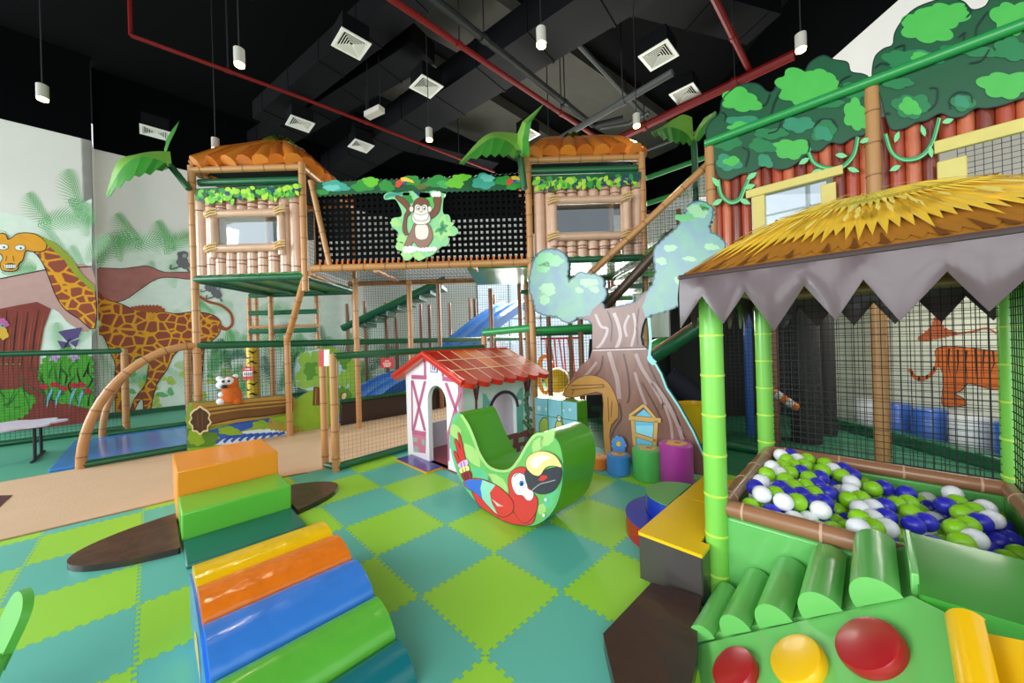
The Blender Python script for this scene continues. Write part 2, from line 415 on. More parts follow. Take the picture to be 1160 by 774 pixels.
# ---------------------------------------------------------------- ceiling services
duct_m = M('duct_black', '#07080b', .7, var=.2, spec=.15); pipe_g = M('pipe_grey', '#4a4b4b', .5, var=.1, spec=.25); pipe_r = M('pipe_red', '#74120d', .5, var=.1, spec=.25); pipe_k = M('pipe_black', '#1c1e20', .5)
beam_m = M('slab_concrete', '#45423b', .9, var=.25)
def zline(p, q, z): return oz(p[0], p[1], z), oz(q[0], q[1], z)
def clampline(a, c):
    ok = lambda p: p.x < 5.0 and p.y < 13.2 and p.y > -3 and p.y-p.x < 16.9
    t0, t1 = 0., 1.
    while not ok(a.lerp(c, t0)) and t0 < .95: t0 += .02
    while not ok(a.lerp(c, t1)) and t1 > t0+.03: t1 -= .02
    return a.lerp(c, t0), a.lerp(c, t1)
def duct(p, q, z, wd, h, label, m=duct_m, ribs=True):
    a, c = clampline(*zline(p, q, z)); d = (c-a).normalized(); n = Vector((-d.y, d.x, 0))*wd/2
    b = MB(); b.hexa([a-n, a+n, c+n, c-n, a-n+ZA*h, a+n+ZA*h, c+n+ZA*h, c-n+ZA*h], m)
    if ribs:
        L = (c-a).length; t = .5
        while t < L:
            e = a+d*t; k = n*1.04
            b.hexa([e-k-d*.02-ZA*.015, e+k-d*.02-ZA*.015, e+k+d*.02-ZA*.015, e-k+d*.02-ZA*.015, e-k-d*.02+ZA*h, e+k-d*.02+ZA*h, e+k+d*.02+ZA*h, e-k+d*.02+ZA*h], m); t += 1.2
    tag(b.build('air_duct', loc=a, smooth=False), label, 'duct', 'ceiling ducts')
duct((360, 215), (840, -90), 6.75, .85, .55, 'broad black duct running under the ceiling from above the net bridge to the upper right')
duct((300, 140), (520, -40), 6.9, .5, .4, 'black duct in the dark left half of the ceiling, behind the hanging white box')
duct((180, 240), (480, 60), 7.0, .6, .4, 'narrow black duct behind the broad duct over the left tower')
duct((700, -10), (960, 60), 7.3, .7, .4, 'black duct high at the right above the square grilles')
duct((400, 150), (560, 190), 6.9, .6, .35, 'short black duct just above the net bridge')
def pipe(pts, z, r, m, label, drops=()):
    P = [oz(x, y, z) for x, y in pts]; b = MB(); b.tube(P, r, m, 8)
    for i, h in drops: b.tube([P[i], P[i]+ZA*h], r*.8, m, 8)
    for i in range(len(P)-1):
        L = (P[i+1]-P[i]).length; k = int(L/1.8)
        for j in range(k):
            c = P[i].lerp(P[i+1], (j+.5)/max(k, 1)); b.tube([c, Vector((c.x, c.y, ZC))], .012, pipe_k, 5); b.tube([c-(P[i+1]-P[i]).normalized()*.05, c+(P[i+1]-P[i]).normalized()*.05], r*1.25, m, 8)
    tag(b.build('ceiling_pipe', loc=P[0]), label, 'pipe', 'ceiling pipes')
pipe([(430, -10), (675, 155)], 6.3, .045, pipe_r, 'red sprinkler pipe running down towards the roof of the right tower')
pipe([(148, 40), (345, 112), (560, 195)], 6.2, .03, pipe_r, 'thin red pipe crossing the dark ceiling above the left tower', [(0, 1.2)])
pipe([(690, 162), (900, 62)], 6.4, .085, pipe_r, 'thick red main pipe sloping up to the right of the right tower')
pipe([(805, -10), (850, 82)], 6.5, .05, pipe_r, 'short red pipe branching down to the thick red main')
pipe([(480, -10), (672, 142), (706, 134)], 6.45, .06, pipe_k, 'dark conduit beside the red sprinkler pipe')
pipe([(590, 183), (762, 82)], 5.9, .06, pipe_g, 'grey pipe passing just over the roof of the right tower')
pipe([(600, -10), (732, 133)], 7.6, .055, pipe_g, 'grey pipe running towards the pendant lamp above the right tower')
pipe([(680, 145), (712, 140), (735, 127)], 6.7, .04, pipe_g, 'short bent grey pipe beside the red main')
pipe([(720, 175), (800, 145)], 6.2, .03, pipe_g, 'thin grey pipe low above the right tower')
# concrete slab strips lit between the ducts
def cbeam(p, q, wd, label):
    a, c = zline(p, q, 7.9); d = (c-a).normalized(); n = Vector((-d.y, d.x, 0))*wd/2
    b = MB(); b.hexa([a-n, a+n, c+n, c-n, a-n+ZA*.29, a+n+ZA*.29, c+n+ZA*.29, c-n+ZA*.29], beam_m); struct(b.build(label, smooth=False))
cbeam((400, 60), (640, 190), 1.8, 'ceiling_panel'); cbeam((470, -10), (760, 170), 1.5, 'ceiling_panel')
# hangers: thin rods
def grille(px, py, z, s, label):
    s *= .72; c = oz(px, py, z); t = thing('ceiling_grille', label, 'air vent', c, R45, 'square ceiling vents'); wm = M('vent_white', '#e8e6df', .4); dk = M('vent_dark', '#55534e', .7)
    X, Y = E1, E2; b = MB(); h = s/2
    b.hexa([c+X*i*h+Y*j*h+ZA*k for k in (.03, .3) for i, j in ((-.9, -.9), (.9, -.9), (.9, .9), (-.9, .9))], duct_m); b.build('neck', t, smooth=False)
    b = MB()
    def rg(o_, i_, z0, z1, m):
        for q in range(4):
            r = Matrix.Rotation(q*PI/2, 3, 'Z'); p = lambda a, b_, zz: c + r @ (X*a+Y*b_) + ZA*zz
            b.hexa([p(-o_, -o_, z0), p(o_, -o_, z0), p(i_, -i_, z1), p(-i_, -i_, z1), p(-o_, -o_, z0+.015), p(o_, -o_, z0+.015), p(i_, -i_, z1+.015), p(-i_, -i_, z1+.015)], m)
    rg(h, h*.8, 0, 0, wm); b.build('frame', t, smooth=False)
    b = MB()
    for k in range(5): rg(h*(.77-.145*k), h*(.68-.145*k), .0, .03, wm)
    b.hexa([c+X*i*h+Y*j*h+ZA*k for k in (.03, .06) for i, j in ((-.8, -.8), (.8, -.8), (.8, .8), (-.8, .8))], dk); b.build('louvre', t, smooth=False)
for px, py, s, l in ((398, 51, .66, 'large white square vent at upper left, the one nearest the camera'), (483, 99, .66, 'white square vent above the left end of the net bridge'), (340, 141, .66, 'white square vent between the hanging white box and the left tower roof'),
    (409, 166, .66, 'white square vent just above the leafy banner of the bridge'), (746, 64, .72, 'white square vent above the right tower, topmost at the right'), (776, 107, .66, 'white square vent right of the pendant lamp over the right tower'), (176, 151, .7, 'white square vent above the left palm leaf'), (598, 153, .6, 'small white vent half hidden behind the middle palm leaf')):
    grille(px, py, 6.5, s, l)
lamp_w = M('lamp_white', '#bdb8ae', .5); lamp_e = M('lamp_glow', '#ffc878', .4, emit=10)
def pendant(px, py, label, pw=70):
    c = oz(px, py, 5.0); t = thing('pendant_lamp', label, 'lamp', c, 0, 'cylinder pendant lamps')
    b = MB(); b.tube([c+ZA*.08, Vector((c.x, c.y, ZC))], .007, pipe_k, 6); b.build('rod', t)
    b = MB(); b.lathe(c, [(.05, -.1), (.056, -.1), (.056, .075), (.02, .085)], lamp_w, 20); b.build('shade', t)
    b = MB(); b.lathe(c, [(.051, -.125), (.053, -.1)], lamp_e if px != 613 else M('lamp_glare', '#ffc060', .4, emit=60), 16); b.build('bulb', t)
    l = bpy.data.lights.new('downlight', 'SPOT'); l.energy = pw; l.color = (1, .80, .55); l.spot_size = 1.6; l.spot_blend = .6; l.shadow_soft_size = .06
    lo = bpy.data.objects.new('downlight', l); COL.objects.link(lo); lo.location = c-ZA*.13
for px, py, l in ((271, 63, 'white cylinder pendant lamp at upper left over the left tower'), (48, 103, 'white pendant lamp at far left over the giraffe painting'), (244, 162, 'small white pendant lamp just above the left tower roof'), (486, 151, 'white pendant lamp above the leafy banner of the bridge'),
    (613, 40, 'brightest pendant lamp, glaring at the top middle'), (721, 135, 'white pendant lamp above the right tower roof'), (907, 46, 'white pendant lamp left of the big painted treetops')): pendant(px, py, l)
c = oz(424, 128, 5.9); t = thing('hanging_box', 'small white box hung on wires above the left part of the bridge', 'fixture', c, .9)
b = MB(); d = Vector((math.cos(-.5), math.sin(-.5), 0))*.2; n = Vector((-d.y, d.x, 0))*.35
b.hexa([c+i*d+j*n+ZA*k for k in (-.04, .06) for i, j in ((-1, -1), (1, -1), (1, 1), (-1, 1))], lamp_w); b.build('body', t, smooth=False)
b = MB()
for i in (-.8, .8): b.tube([c+d*i+ZA*.06, Vector((c.x+d.x*i, c.y+d.y*i, ZC))], .006, pipe_k, 5)
b.build('wire', t)

# ---------------------------------------------------------------- painted jungle on the left wall
pg = printm('paint_pale_green', '#a9d9ae', rough=.7); pg2 = printm('paint_mid_green', '#6fbf74', rough=.7); pdk = printm('paint_dark_green', '#2c6e2f', rough=.7, vscale=20, var=.4); pgr = printm('paint_grass', '#4fa62c', rough=.7, vscale=14, var=.35)
pw0 = printm('paint_mist', '#e4f1e4', rough=.7); prk = printm('paint_rock', '#b07068', rough=.7, vscale=5, var=.25); prk2 = printm('paint_red_rock', '#8c3a30', rough=.7, vscale=5, var=.35); ppk = printm('paint_pink_hill', '#c9a09a', rough=.7, vscale=4, var=.15)
pblk = printm('paint_outline', '#1f1714', rough=.7); pye = printm('paint_orange', '#eda528', rough=.7); pred = printm('paint_red', '#c8283c', rough=.7); pbl = printm('paint_stream', '#7cc4e4', rough=.7); pvi = printm('paint_violet', '#5d4b86', rough=.7); pgy = printm('paint_grey', '#6f7274', rough=.7); prb = printm('paint_rust', '#a8552c', rough=.7)
pyg = printm('paint_yellow_green', '#b9cf5a', rough=.7, vscale=10, var=.3)
gir = mat_giraffe()
def mural(bd, name, label):
    o = bd.mb.build(name, loc=bd.P(60 if bd.d == BW else 200, 470), rz=R45); return tag(o, label, 'wall painting')
rnd = random.Random(3)
B1 = Board('b', BW-.004)
B1.poly([(-60, 258), (0, 240), (50, 250), (104, 225), (104, 488), (-60, 510)], pw0, 0)
for x, y, a, L in ((10, 262, 2.8, 50), (60, 255, -2.5, 45), (95, 240, -2.2, 50), (100, 270, -1.9, 40), (80, 290, -2.6, 45), (0, 310, -.4, 40), (100, 310, -2.4, 36), (40, 258, -.5, 50), (75, 225, .5, 40), (98, 300, -1.2, 40), (30, 330, -.8, 30), (90, 390, -1.2, 34), (70, 400, -2, 34)):
    B1.frond(x, y, a, L, rnd.choice((pg, pg, pg2)), 1, lw=1.9, n=15)
B1.poly(cr_closed([(-60, 335), (0, 317), (25, 312), (50, 307), (104, 303), (104, 372), (80, 368), (60, 350), (20, 352), (-60, 372)]), ppk, 2)
B1.stroke([(-60, 334), (0, 316), (25, 311), (50, 306), (104, 302)], 1.2, pblk, 3)
B1.poly([(-60, 352), (0, 350), (20, 346), (42, 342), (58, 350), (50, 372), (45, 400), (44, 425), (52, 446), (70, 458), (104, 466), (104, 485), (-60, 510)], prk2, 3)
for i in range(9): B1.stroke([(2+i*6, 350+rnd.random()*6), (0+i*5.6, 380), (-2+i*5.2, 420)], [.5, 1.6, .4], pblk if i % 2 else prb, 4)
B1.poly(bumpy([(-60, 418), (0, 414), (30, 414), (36, 430), (20, 440), (40, 452), (28, 470), (0, 482), (-60, 495)], 3, 8), pgr, 4)
for i in range(14): B1.stroke([(-20+i*4, 425+rnd.random()*40), (-10+i*4, 422+rnd.random()*44)], [1.8, .4], pdk, 5)
B1.poly(bumpy([(44, 425), (52, 405), (75, 395), (95, 400), (104, 408), (104, 462), (70, 456), (52, 444)], 3, 8), pgr, 4)
for i in range(30): x = 46+rnd.random()*56; y = 402+rnd.random()*55; B1.stroke([(x, y+8), (x+rnd.uniform(-4, 4), y), (x+rnd.uniform(-9, 9), y-9)], [2.2, 1.6, .2], pdk if i % 3 else pblk, 5)
for x, y in ((50, 438), (62, 436), (72, 440), (84, 437), (92, 436), (99, 443)): B1.cloud(x, y, 5, 3, pred, 6)
for x in (64, 80, 90, 54): B1.stroke([(x+6, 440), (x+1, 450), (x-1, 462)], [2, 3, .6], pbl, 6)
B1.poly([(45, 462), (75, 457), (104, 464), (104, 482), (60, 486)], prk2, 6)
for x, y, a in ((62, 404, 0), (84, 403, .4)): 
    for k in range(5): B1.leaf(x, y, a+k*1.25, 8, 2.4, printm('paint_lilac', '#c9a5d2', rough=.7), 6)
# butterfly
B1.poly([(77, 388), (66, 376), (74, 374), (93, 371), (89, 382)], pvi, 6); B1.poly([(77, 388), (65, 386), (70, 395), (80, 393)], pvi, 6); B1.poly([(79, 388), (90, 384), (86, 394)], pvi, 6); B1.stroke([(73, 394), (80, 384)], 1.8, pblk, 7)
# giraffe neck, mane and head
nk = cr_closed([(44, 270), (60, 279), (75, 294), (86, 311), (107, 330), (107, 372), (90, 361), (74, 350), (64, 335), (57, 317), (50, 300), (42, 288), (32, 280), (34, 272)], 3)
B1.stroke(nk+nk[:1], 2.2, pblk, 4); B1.poly(nk, gir, 5)
mn = bumpy([(40, 266), (62, 276), (80, 292), (92, 311), (107, 325), (107, 331), (86, 312), (74, 295), (58, 280), (42, 271)], 1.2, 4); B1.poly(mn, printm('paint_mane', '#9aa832', rough=.7), 6)
hd = cr_closed([(-22, 275), (-4, 268), (2, 265), (7, 267), (9, 272), (14, 270), (22, 265), (40, 266), (52, 276), (50, 284), (38, 285), (29, 284), (26, 294), (21, 299), (20, 305), (14, 307), (3, 306), (1, 299), (4, 292), (-2, 286), (-22, 284)], 3)
B1.stroke(hd+hd[:1], 2, pblk, 6); B1.poly(hd, pye, 7)
for x, y in ((4, 280), (23, 281)): B1.oval(x, y, 6.2, 3.6, pblk, 8); B1.oval(x, y, 5.6, 3.1, white, 9); B1.oval(x+1, y+.5, 1.1, 1.1, pblk, 10)
B1.oval(12, 302, 7.5, 3.6, pblk, 8); B1.poly([(5, 300), (19, 300), (18.5, 304), (6, 304.5)], white, 9)
for i in range(5): B1.stroke([(7+i*2.6, 299.5), (7+i*2.6, 304.5)], .4, pblk, 10)
B1.stroke([(8, 290), (7, 296)], 1, prb, 8); B1.stroke([(15, 290), (16, 296)], 1, prb, 8)
# small painted bird by the trunk
B1.cloud(2, 376, 7, 9, printm('paint_bird', '#e0b43a', rough=.7), 6); B1.cloud(4, 366, 6, 5, printm('paint_bird_pink', '#c86aa8', rough=.7), 7); B1.oval(3, 369, 2.2, 2, pbl, 8); B1.oval(3, 369, 1, 1, pblk, 9)
mural(B1, 'wall_mural', 'jungle painting on the wall pier with a grinning giraffe head, long neck and butterfly')

B2 = Board('b', BW2-.004)
B2.poly([(107, 285), (150, 260), (200, 270), (260, 300), (330, 330), (440, 350), (440, 455), (107, 485)], pw0, 0)
for i in range(46):
    x = rnd.uniform(108, 300); y = rnd.uniform(285, 470); B2.frond(x, y, rnd.uniform(-3.1, 0), rnd.uniform(22, 44), rnd.choice((pg, pg, pg2, pyg if y > 400 else pg)), 1, lw=1.6, n=13)
for x, y, a, L in ((108, 300, -.9, 50), (112, 272, -.2, 48), (150, 282, -.5, 50), (185, 290, -.9, 40), (200, 285, -2.4, 40), (160, 272, -2.6, 40)): B2.frond(x, y, a, L, pg2, 1, lw=1.9, n=15)
for i in range(60):
    x = rnd.uniform(235, 430); y = rnd.uniform(392, 455); B2.frond(x, y, rnd.uniform(-2.6, -.5), rnd.uniform(20, 40), rnd.choice((pg2, pdk, pg2, printm('paint_teal_leaf', '#5a8f78', rough=.7))), 2, lw=1.7, n=12)
for i in range(30):
    x = rnd.uniform(122, 240); y = rnd.uniform(420, 474); B2.cloud(x, y, rnd.uniform(3, 7), rnd.uniform(2, 5), rnd.choice((pyg, pyg, pg2)), 2)
rk = cr_closed([(105, 307), (137, 305), (155, 303), (168, 302), (187, 309), (214, 309), (216, 316), (195, 314), (177, 316), (158, 328), (140, 340), (118, 343), (105, 340)], 3)
B2.stroke(rk+rk[:1], 1.6, pblk, 3); B2.poly(rk, prk, 4)
bd_ = cr_closed([(104, 322), (117, 338), (135, 344), (152, 351), (172, 353), (186, 354), (200, 356), (216, 354), (232, 355), (244, 359), (250, 367), (247, 379), (238, 387), (231, 395), (229, 420), (226, 455), (221, 455), (219, 420), (216, 397), (205, 396), (196, 403), (189, 418), (177, 436), (171, 462), (177, 466), (173, 471), (164, 470), (162, 452), (155, 458), (149, 474), (154, 478), (138, 479), (146, 470), (153, 452), (165, 436), (168, 420), (169, 404), (152, 407), (148, 420), (144, 430), (141, 445), (136, 474), (131, 476), (131, 455), (130, 430), (131, 413), (124, 396), (117, 380), (104, 372)], 3)
B2.stroke(bd_+bd_[:1], 1.8, pblk, 4); B2.poly(bd_, gir, 5)
B2.poly(bumpy([(148, 349), (160, 347), (180, 347), (187, 352), (175, 354), (158, 352)], 1.5, 4), prb, 6)
B2.stroke(cr_open([(247, 369), (256, 373), (263, 367), (261, 355), (250, 346), (236, 342), (226, 336)]), [5, 6, 6, 5, 4, 4, 4, 3, 3, 3]+[3]*40, prb, 6)
for x, y in ((176, 467), (170, 468), (146, 477), (152, 476), (133, 475), (223, 456)): B2.oval(x, y, 5, 4, pblk, 7)
for x, y, s in ((207, 297, 1), (245, 332, .8), (236, 326, .6)):
    B2.cloud(x, y, 7*s, 8*s, pgy, 6); B2.oval(x+1, y-8*s, 5*s, 4.6*s, pgy, 7); B2.oval(x-4*s, y-9*s, 2.6*s, 2.6*s, pgy, 7); B2.oval(x+2*s, y-7*s, 2.6*s, 2.2*s, printm('paint_grey_light', '#a9a8a4', rough=.7), 8); B2.stroke(cr_open([(x-5*s, y+6*s), (x-14*s, y+8*s), (x-13*s, y+3*s)]), 2*s, pgy, 6); B2.stroke([(x+4*s, y+6*s), (x+8*s, y+12*s)], 2.4*s, pgy, 6)
mural(B2, 'wall_mural', 'jungle painting on the recessed wall with the spotted giraffe body, legs and grey monkeys')
# tiger on the right wall, seen through the nets
B3 = Board('x', XR-.004)
tgo = printm('paint_tiger', '#c8641c', rough=.7, vscale=8, var=.2); tgr = printm('paint_wash', '#c9ccb8', rough=.7, vscale=3, var=.2)
B3.poly([(925, 350), (1250, 330), (1250, 500), (925, 470)], tgr, 0)
tg = cr_closed([(1060, 398), (1070, 393), (1095, 394), (1130, 398), (1165, 396), (1200, 404), (1215, 420), (1205, 440), (1180, 436), (1150, 442), (1120, 440), (1098, 434), (1090, 442), (1082, 446), (1092, 452), (1094, 459), (1070, 460), (1068, 448), (1070, 428), (1064, 412)], 3)
B3.stroke(tg+tg[:1], 1.6, pblk, 2); B3.poly(tg, tgo, 3)
for i in range(13): x = 1076+i*10; B3.stroke([(x, 395+(i % 3)), (x+rnd.uniform(-3, 3), 412), (x+rnd.uniform(-5, 2), 426+rnd.uniform(-4, 8))], [2.6, 1.8, .3], pblk, 4)
B3.stroke(cr_open([(1063, 404), (1060, 418), (1050, 428), (1038, 428), (1031, 418)]), 4.4, tgo, 3)
for q in ((1059, 418), (1051, 427), (1042, 429), (1034, 423)): B3.oval(q[0], q[1], 1.4, 2.6, pblk, 4)
B3.poly(bumpy([(1055, 372), (1062, 355), (1070, 372), (1086, 378), (1068, 382), (1048, 386), (1040, 384)], 1.5, 5), prb, 3); B3.stroke(cr_open([(1080, 378), (1100, 376), (1118, 372), (1130, 378)]), 2, prb, 3)
tag(B3.mb.build('wall_mural', loc=B3.P(1060, 470), rz=0), 'painting of a striped orange tiger on the wall seen through the ball pit nets', 'wall painting')
# ================================================================ THE CLIMBING STRUCTURE
YF = 5.6
cane_m = printm('bamboo_print', '#cda68c', rough=.25, var=.14, vscale=9, coat=.7); cane_k = printm('bamboo_joint', '#7a4a34', rough=.4)
rope_m = printm('rope_print', '#d9b87a', rough=.5)
lf1 = printm('leaf_bright', '#6cbf2e', rough=.35); lf2 = printm('leaf_mid', '#2f8f38', rough=.35); lf3 = printm('leaf_deep', '#14552f', rough=.35); lf4 = printm('leaf_lime', '#a8d23c', rough=.35); lfb = printm('leaf_blue', '#1e3f6a', rough=.35); lft = printm('leaf_teal', '#3fa08c', rough=.35)
orange_roof = [vinyl('clay_orange', '#d8802c', rough=.25, var=.15), vinyl('clay_orange_deep', '#c46a24', rough=.25, var=.15)]
deck_m = vinyl('deck_green', '#4f9a3c', rough=.4); pane_m = mat_glass('tower_glass', '#f2f8fb', .30, .02); pane_c = mat_glass('tower_glass_clear', '#f2f6f6', .10, .02)
frame_y = printm('window_yellow', '#d9c76e', rough=.4)
plank_m = [printm('plank_red', '#b0492f', rough=.25, var=.2, coat=.5), printm('plank_orange', '#c96a45', rough=.25, var=.2, coat=.5), printm('plank_brown', '#7e3526', rough=.25, var=.2, coat=.5)]

def tower(name, label, px0, px1, pyt, pyb, pybeam, pyg1, leaf, cane, win, dp, post_low, glass, tilt):
    pm = (px0+px1)/2
    x0 = oy(px0, 260, YF).x; x1 = oy(px1, 260, YF).x; zt = oy(pm, pybeam, YF).z; zb = oy(pm, pyb, YF).z; zg = oy(pm, pyg1, YF).z
    t = thing(name, label, 'play tower', (x0, YF, 0)); cx = (x0+x1)/2; cy = YF+dp/2
    for (x, y, lo) in ((x0, YF, 0), (x1, YF, post_low), (x0, YF+dp, 0), (x1, YF+dp, 0)):
        b = MB(); bamboo(b, (x, y, lo), (x, y, zt+.06), .052); b.build('post', t)
    for p, q in (((x0, YF), (x1, YF)), ((x0, YF+dp), (x1, YF+dp)), ((x0, YF), (x0, YF+dp)), ((x1, YF), (x1, YF+dp))):
        b = MB(); bamboo(b, (*p, zt), (*q, zt), .05); b.build('beam', t)
        b = MB(); b.tube([(*p, zb), (*q, zb)], .055, gtube, 10); b.rings((*p, zb), (*q, zb), .058, gtube, .3); b.build('edge_tube', t)
    b = MB(); b.tube([(x0+.05, YF+.08, zg), (x1-.05, YF+.08, zg)], .055, gtube, 10); b.build('top_tube', t)
    b = MB(); b.box(x0, x1, YF, YF+dp, zb+.01, zb+.07, deck_m)
    for i in (1/3, 2/3): b.box(x0+(x1-x0)*i-.03, x0+(x1-x0)*i+.03, YF, YF+dp, zb-.03, zb+.01, gtube)
    b.build('deck', t, smooth=False)
    # roof: swollen clay-coloured rolls running up to a short ridge
    b = MB(); rw = .05 if tilt else .30; zr = oy(pm, pyt, cy).z; ov = .03; c4 = [Vector((x0-ov, YF-ov, zt+.06)), Vector((x1+ov, YF-ov, zt+.06)), Vector((x1+ov, YF+dp+ov, zt+.06)), Vector((x0-ov, YF+dp+ov, zt+.06))]
    r4 = [Vector((cx-rw, cy-.05, zr)), Vector((cx+rw, cy-.05, zr)), Vector((cx+rw, cy+.05, zr)), Vector((cx-rw, cy+.05, zr))]
    k = 0; N = 7
    for s_ in range(4):
        p, q, a, c = c4[s_], c4[(s_+1) % 4], r4[s_], r4[(s_+1) % 4]
        b.add([p, q, c, a], [(0, 1, 2, 3)], orange_roof[1])
        for i in range(N):
            u = (i+.5)/N; lo = p.lerp(q, min(1, max(0, u+tilt*.5*(1-0)))); hi = a.lerp(c, u)
            lo = p.lerp(q, u); hi = a.lerp(c, min(1.4, max(-.4, u+tilt)))
            w0 = (q-p).length/N*.56; b.tube([lo+ZA*.01, lo.lerp(hi, .3)+ZA*.03, lo.lerp(hi, .7)+ZA*.02, hi], [w0*.92, w0, w0*.62, w0*.3], orange_roof[k % 2], 10); k += 1
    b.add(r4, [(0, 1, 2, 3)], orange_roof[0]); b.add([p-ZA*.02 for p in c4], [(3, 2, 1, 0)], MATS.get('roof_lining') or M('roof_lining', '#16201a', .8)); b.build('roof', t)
    b = MB(); b.box(x0+.06, x1-.06, YF+dp-.04, YF+dp, zt-.62, zt-.06, MATS['roof_lining']); b.build('shade_panel', t, smooth=False)  # dark panel added so the gap under the beam reads as shade
    b = MB()
    for i in range(9):
        a = i*.7; c = Vector((cx, cy, zr+.03)); d = Vector((math.cos(a), math.sin(a), 0)); n = Vector((-d.y, d.x, 0))
        b.add([c, c+d*.16+n*.09+ZA*.03, c+d*.32-ZA*.10, c+d*.16-n*.09+ZA*.03], [(0, 1, 2, 3)], (lf1, lf2, lf3)[i % 3])
    b.build('roof_leaves', t)
    # bamboo front with a window
    bd = Board('y', YF+.045); l, tp, r, bt = cane; wl, wt, wr, wb = win; N = 10; cw = (r-l)/N
    dsc = YF/F
    def slope(px): return -(px-pm)*.045
    def cn(mb, px, y0, y1):
        a = oy(px, y0+slope(px), YF+.05); c = oy(px, y1+slope(px), YF+.05); rr = cw*dsc*.53
        c = Vector((a.x, a.y, c.z)); mb.tube([a, c], rr, cane_m, 12)
        for z in (a.z-.16-.1*rnd.random(), c.z+.15*rnd.random()+.06):
            if c.z < z < a.z: mb.tube([(a.x, a.y, z), (a.x, a.y, z+.016)], rr*1.05, cane_k, 12)
    b = MB()
    for i in range(N):
        x = l+cw*(i+.5)
        if wl-cw*.2 < x < wr+cw*.2: cn(b, x, tp, wt); cn(b, x, wb, bt)
        else: cn(b, x, tp, bt)
    b.build('bamboo_panel', t)
    b = MB()
    for p, q in (((wl-12, wt), (wr+10, wt)), ((wl-6, wt-3), (wl-6, wb+10)), ((wr+6, wt-3), (wr+6, wb+10)), ((wl-12, wb), (wr+10, wb))):
        a = oy(p[0], p[1]+slope(p[0]), YF-.01); c = oy(q[0], q[1]+slope(q[0]), YF-.01)
        if abs(p[0]-q[0]) < 1: c.x = a.x
        else: c.z = a.z
        a.y = c.y = YF-.02 if abs(p[0]-q[0]) < 1 else YF-.05
        b.tube([a, c], .062, cane_m, 12)
    f = b.build('window_frame', t)
    for x in (wl-6, wr+6):
        for y in (wt, wb):
            b = MB(); c = oy(x, y+slope(x), YF-.06)
            for k in range(3): b.tube([c+Vector((-.09, -.05, -.05+.04*k)), c+Vector((0, -.075, -.02+.04*k)), c+Vector((.09, -.05, .0+.04*k))], .012, rope_m, 6)
            b.build('rope_binding', f)
    b = MB(); a = oy(wl, wb, YF+.06); c = oy(wr, wt, YF+.06); b.box(a.x-.02, c.x+.02, YF+.06, YF+.066, a.z-.05, c.z+.05, glass); b.build('window_pane', t, smooth=False)
    # leafy strip above the canes
    bl = Board('y', YF-.065); l, y0, r, y1 = leaf
    bl.base([(l, y0+slope(l)), (r, y0+slope(r)), (r, (y0+y1)/2+slope(r)), (l, (y0+y1)/2+slope(l))], lf3, .012)
    for i in range(130):
        x = rnd.uniform(l+2, r-4); y = rnd.uniform(y0+1, y1-4)+slope(x); bl.leaf(x, y, rnd.uniform(.2, 2.9), rnd.uniform(6, 10), rnd.uniform(2.2, 3.6), rnd.choice((lf1, lf1, lf2, lf4, lf4, lf3, lfb)), 1+i*.03)
    bl.mb.build('leaf_banner', t, smooth=False)
    return t, x0, x1, zt, zb
def net_side(t, x, y0, y1, z0, z1): net('side_net', (x, y0, z0), YA, ZA, y1-y0, z1-z0, t, .06)
T1, LX0, LX1, LZT, LZB = tower('play_tower', 'left play tower with orange roof, pale bamboo window wall and leafy strip', 219, 344, 164, 315, 191, 203, (221, 211, 340, 228), (222, 220, 340, 311), (248, 242, 313, 281), 1.75, oy(345, 330, YF).z, pane_m, .55)
T2, RX0, RX1, RZT, RZB = tower('play_tower', 'right play tower with orange roof, brown bamboo window wall, beside the sloping rail', 600, 729, 158, 294, 180, 190, (604, 197, 726, 213), (604, 204, 726, 292), (632, 227, 703, 268), 1.75, 0, pane_c, 0.)
net_side(T1, LX1, YF+.1, YF+1.7, LZB, LZT); net_side(T2, RX1, YF+.1, YF+1.7, RZB, RZT)
b = MB(); bamboo(b, oy(346, 312, YF), oy(325, 388, YF+.6), .05); bamboo(b, oy(325, 380, YF+.6), Vector((oy(325, 380, YF+.6).x, YF+.6, 0)), .05); b.build('brace', T1)
b = MB(); p = oy(322, 320, YF+1.2); b.tube([p, oy(290, 333, YF+1.5)], .03, pipe_g, 8); b.build('strut', T1)

# ladder stair behind the left tower
t = thing('ladder_stair', 'brown and green ladder stair behind the legs of the left tower', 'stairs', (oy(300, 380, 7.6).x, 7.6, 0))
for px in (283, 291, 360): p = oy(px, 380, 7.6); b = MB(); bamboo(b, (p.x, 7.6, 0), (p.x, 7.6, 2.6), .045, post_m); b.build('post', t)
for py, m in ((333, gtube), (353, gtube), (369, post_m), (374, gtube)):
    p = oy(283, py+2, 7.55); q = oy(360, py, 7.55); b = MB(); b.tube([p, Vector((q.x, q.y, p.z))], .05 if m is gtube else .03, m, 8); b.build('rung', t)

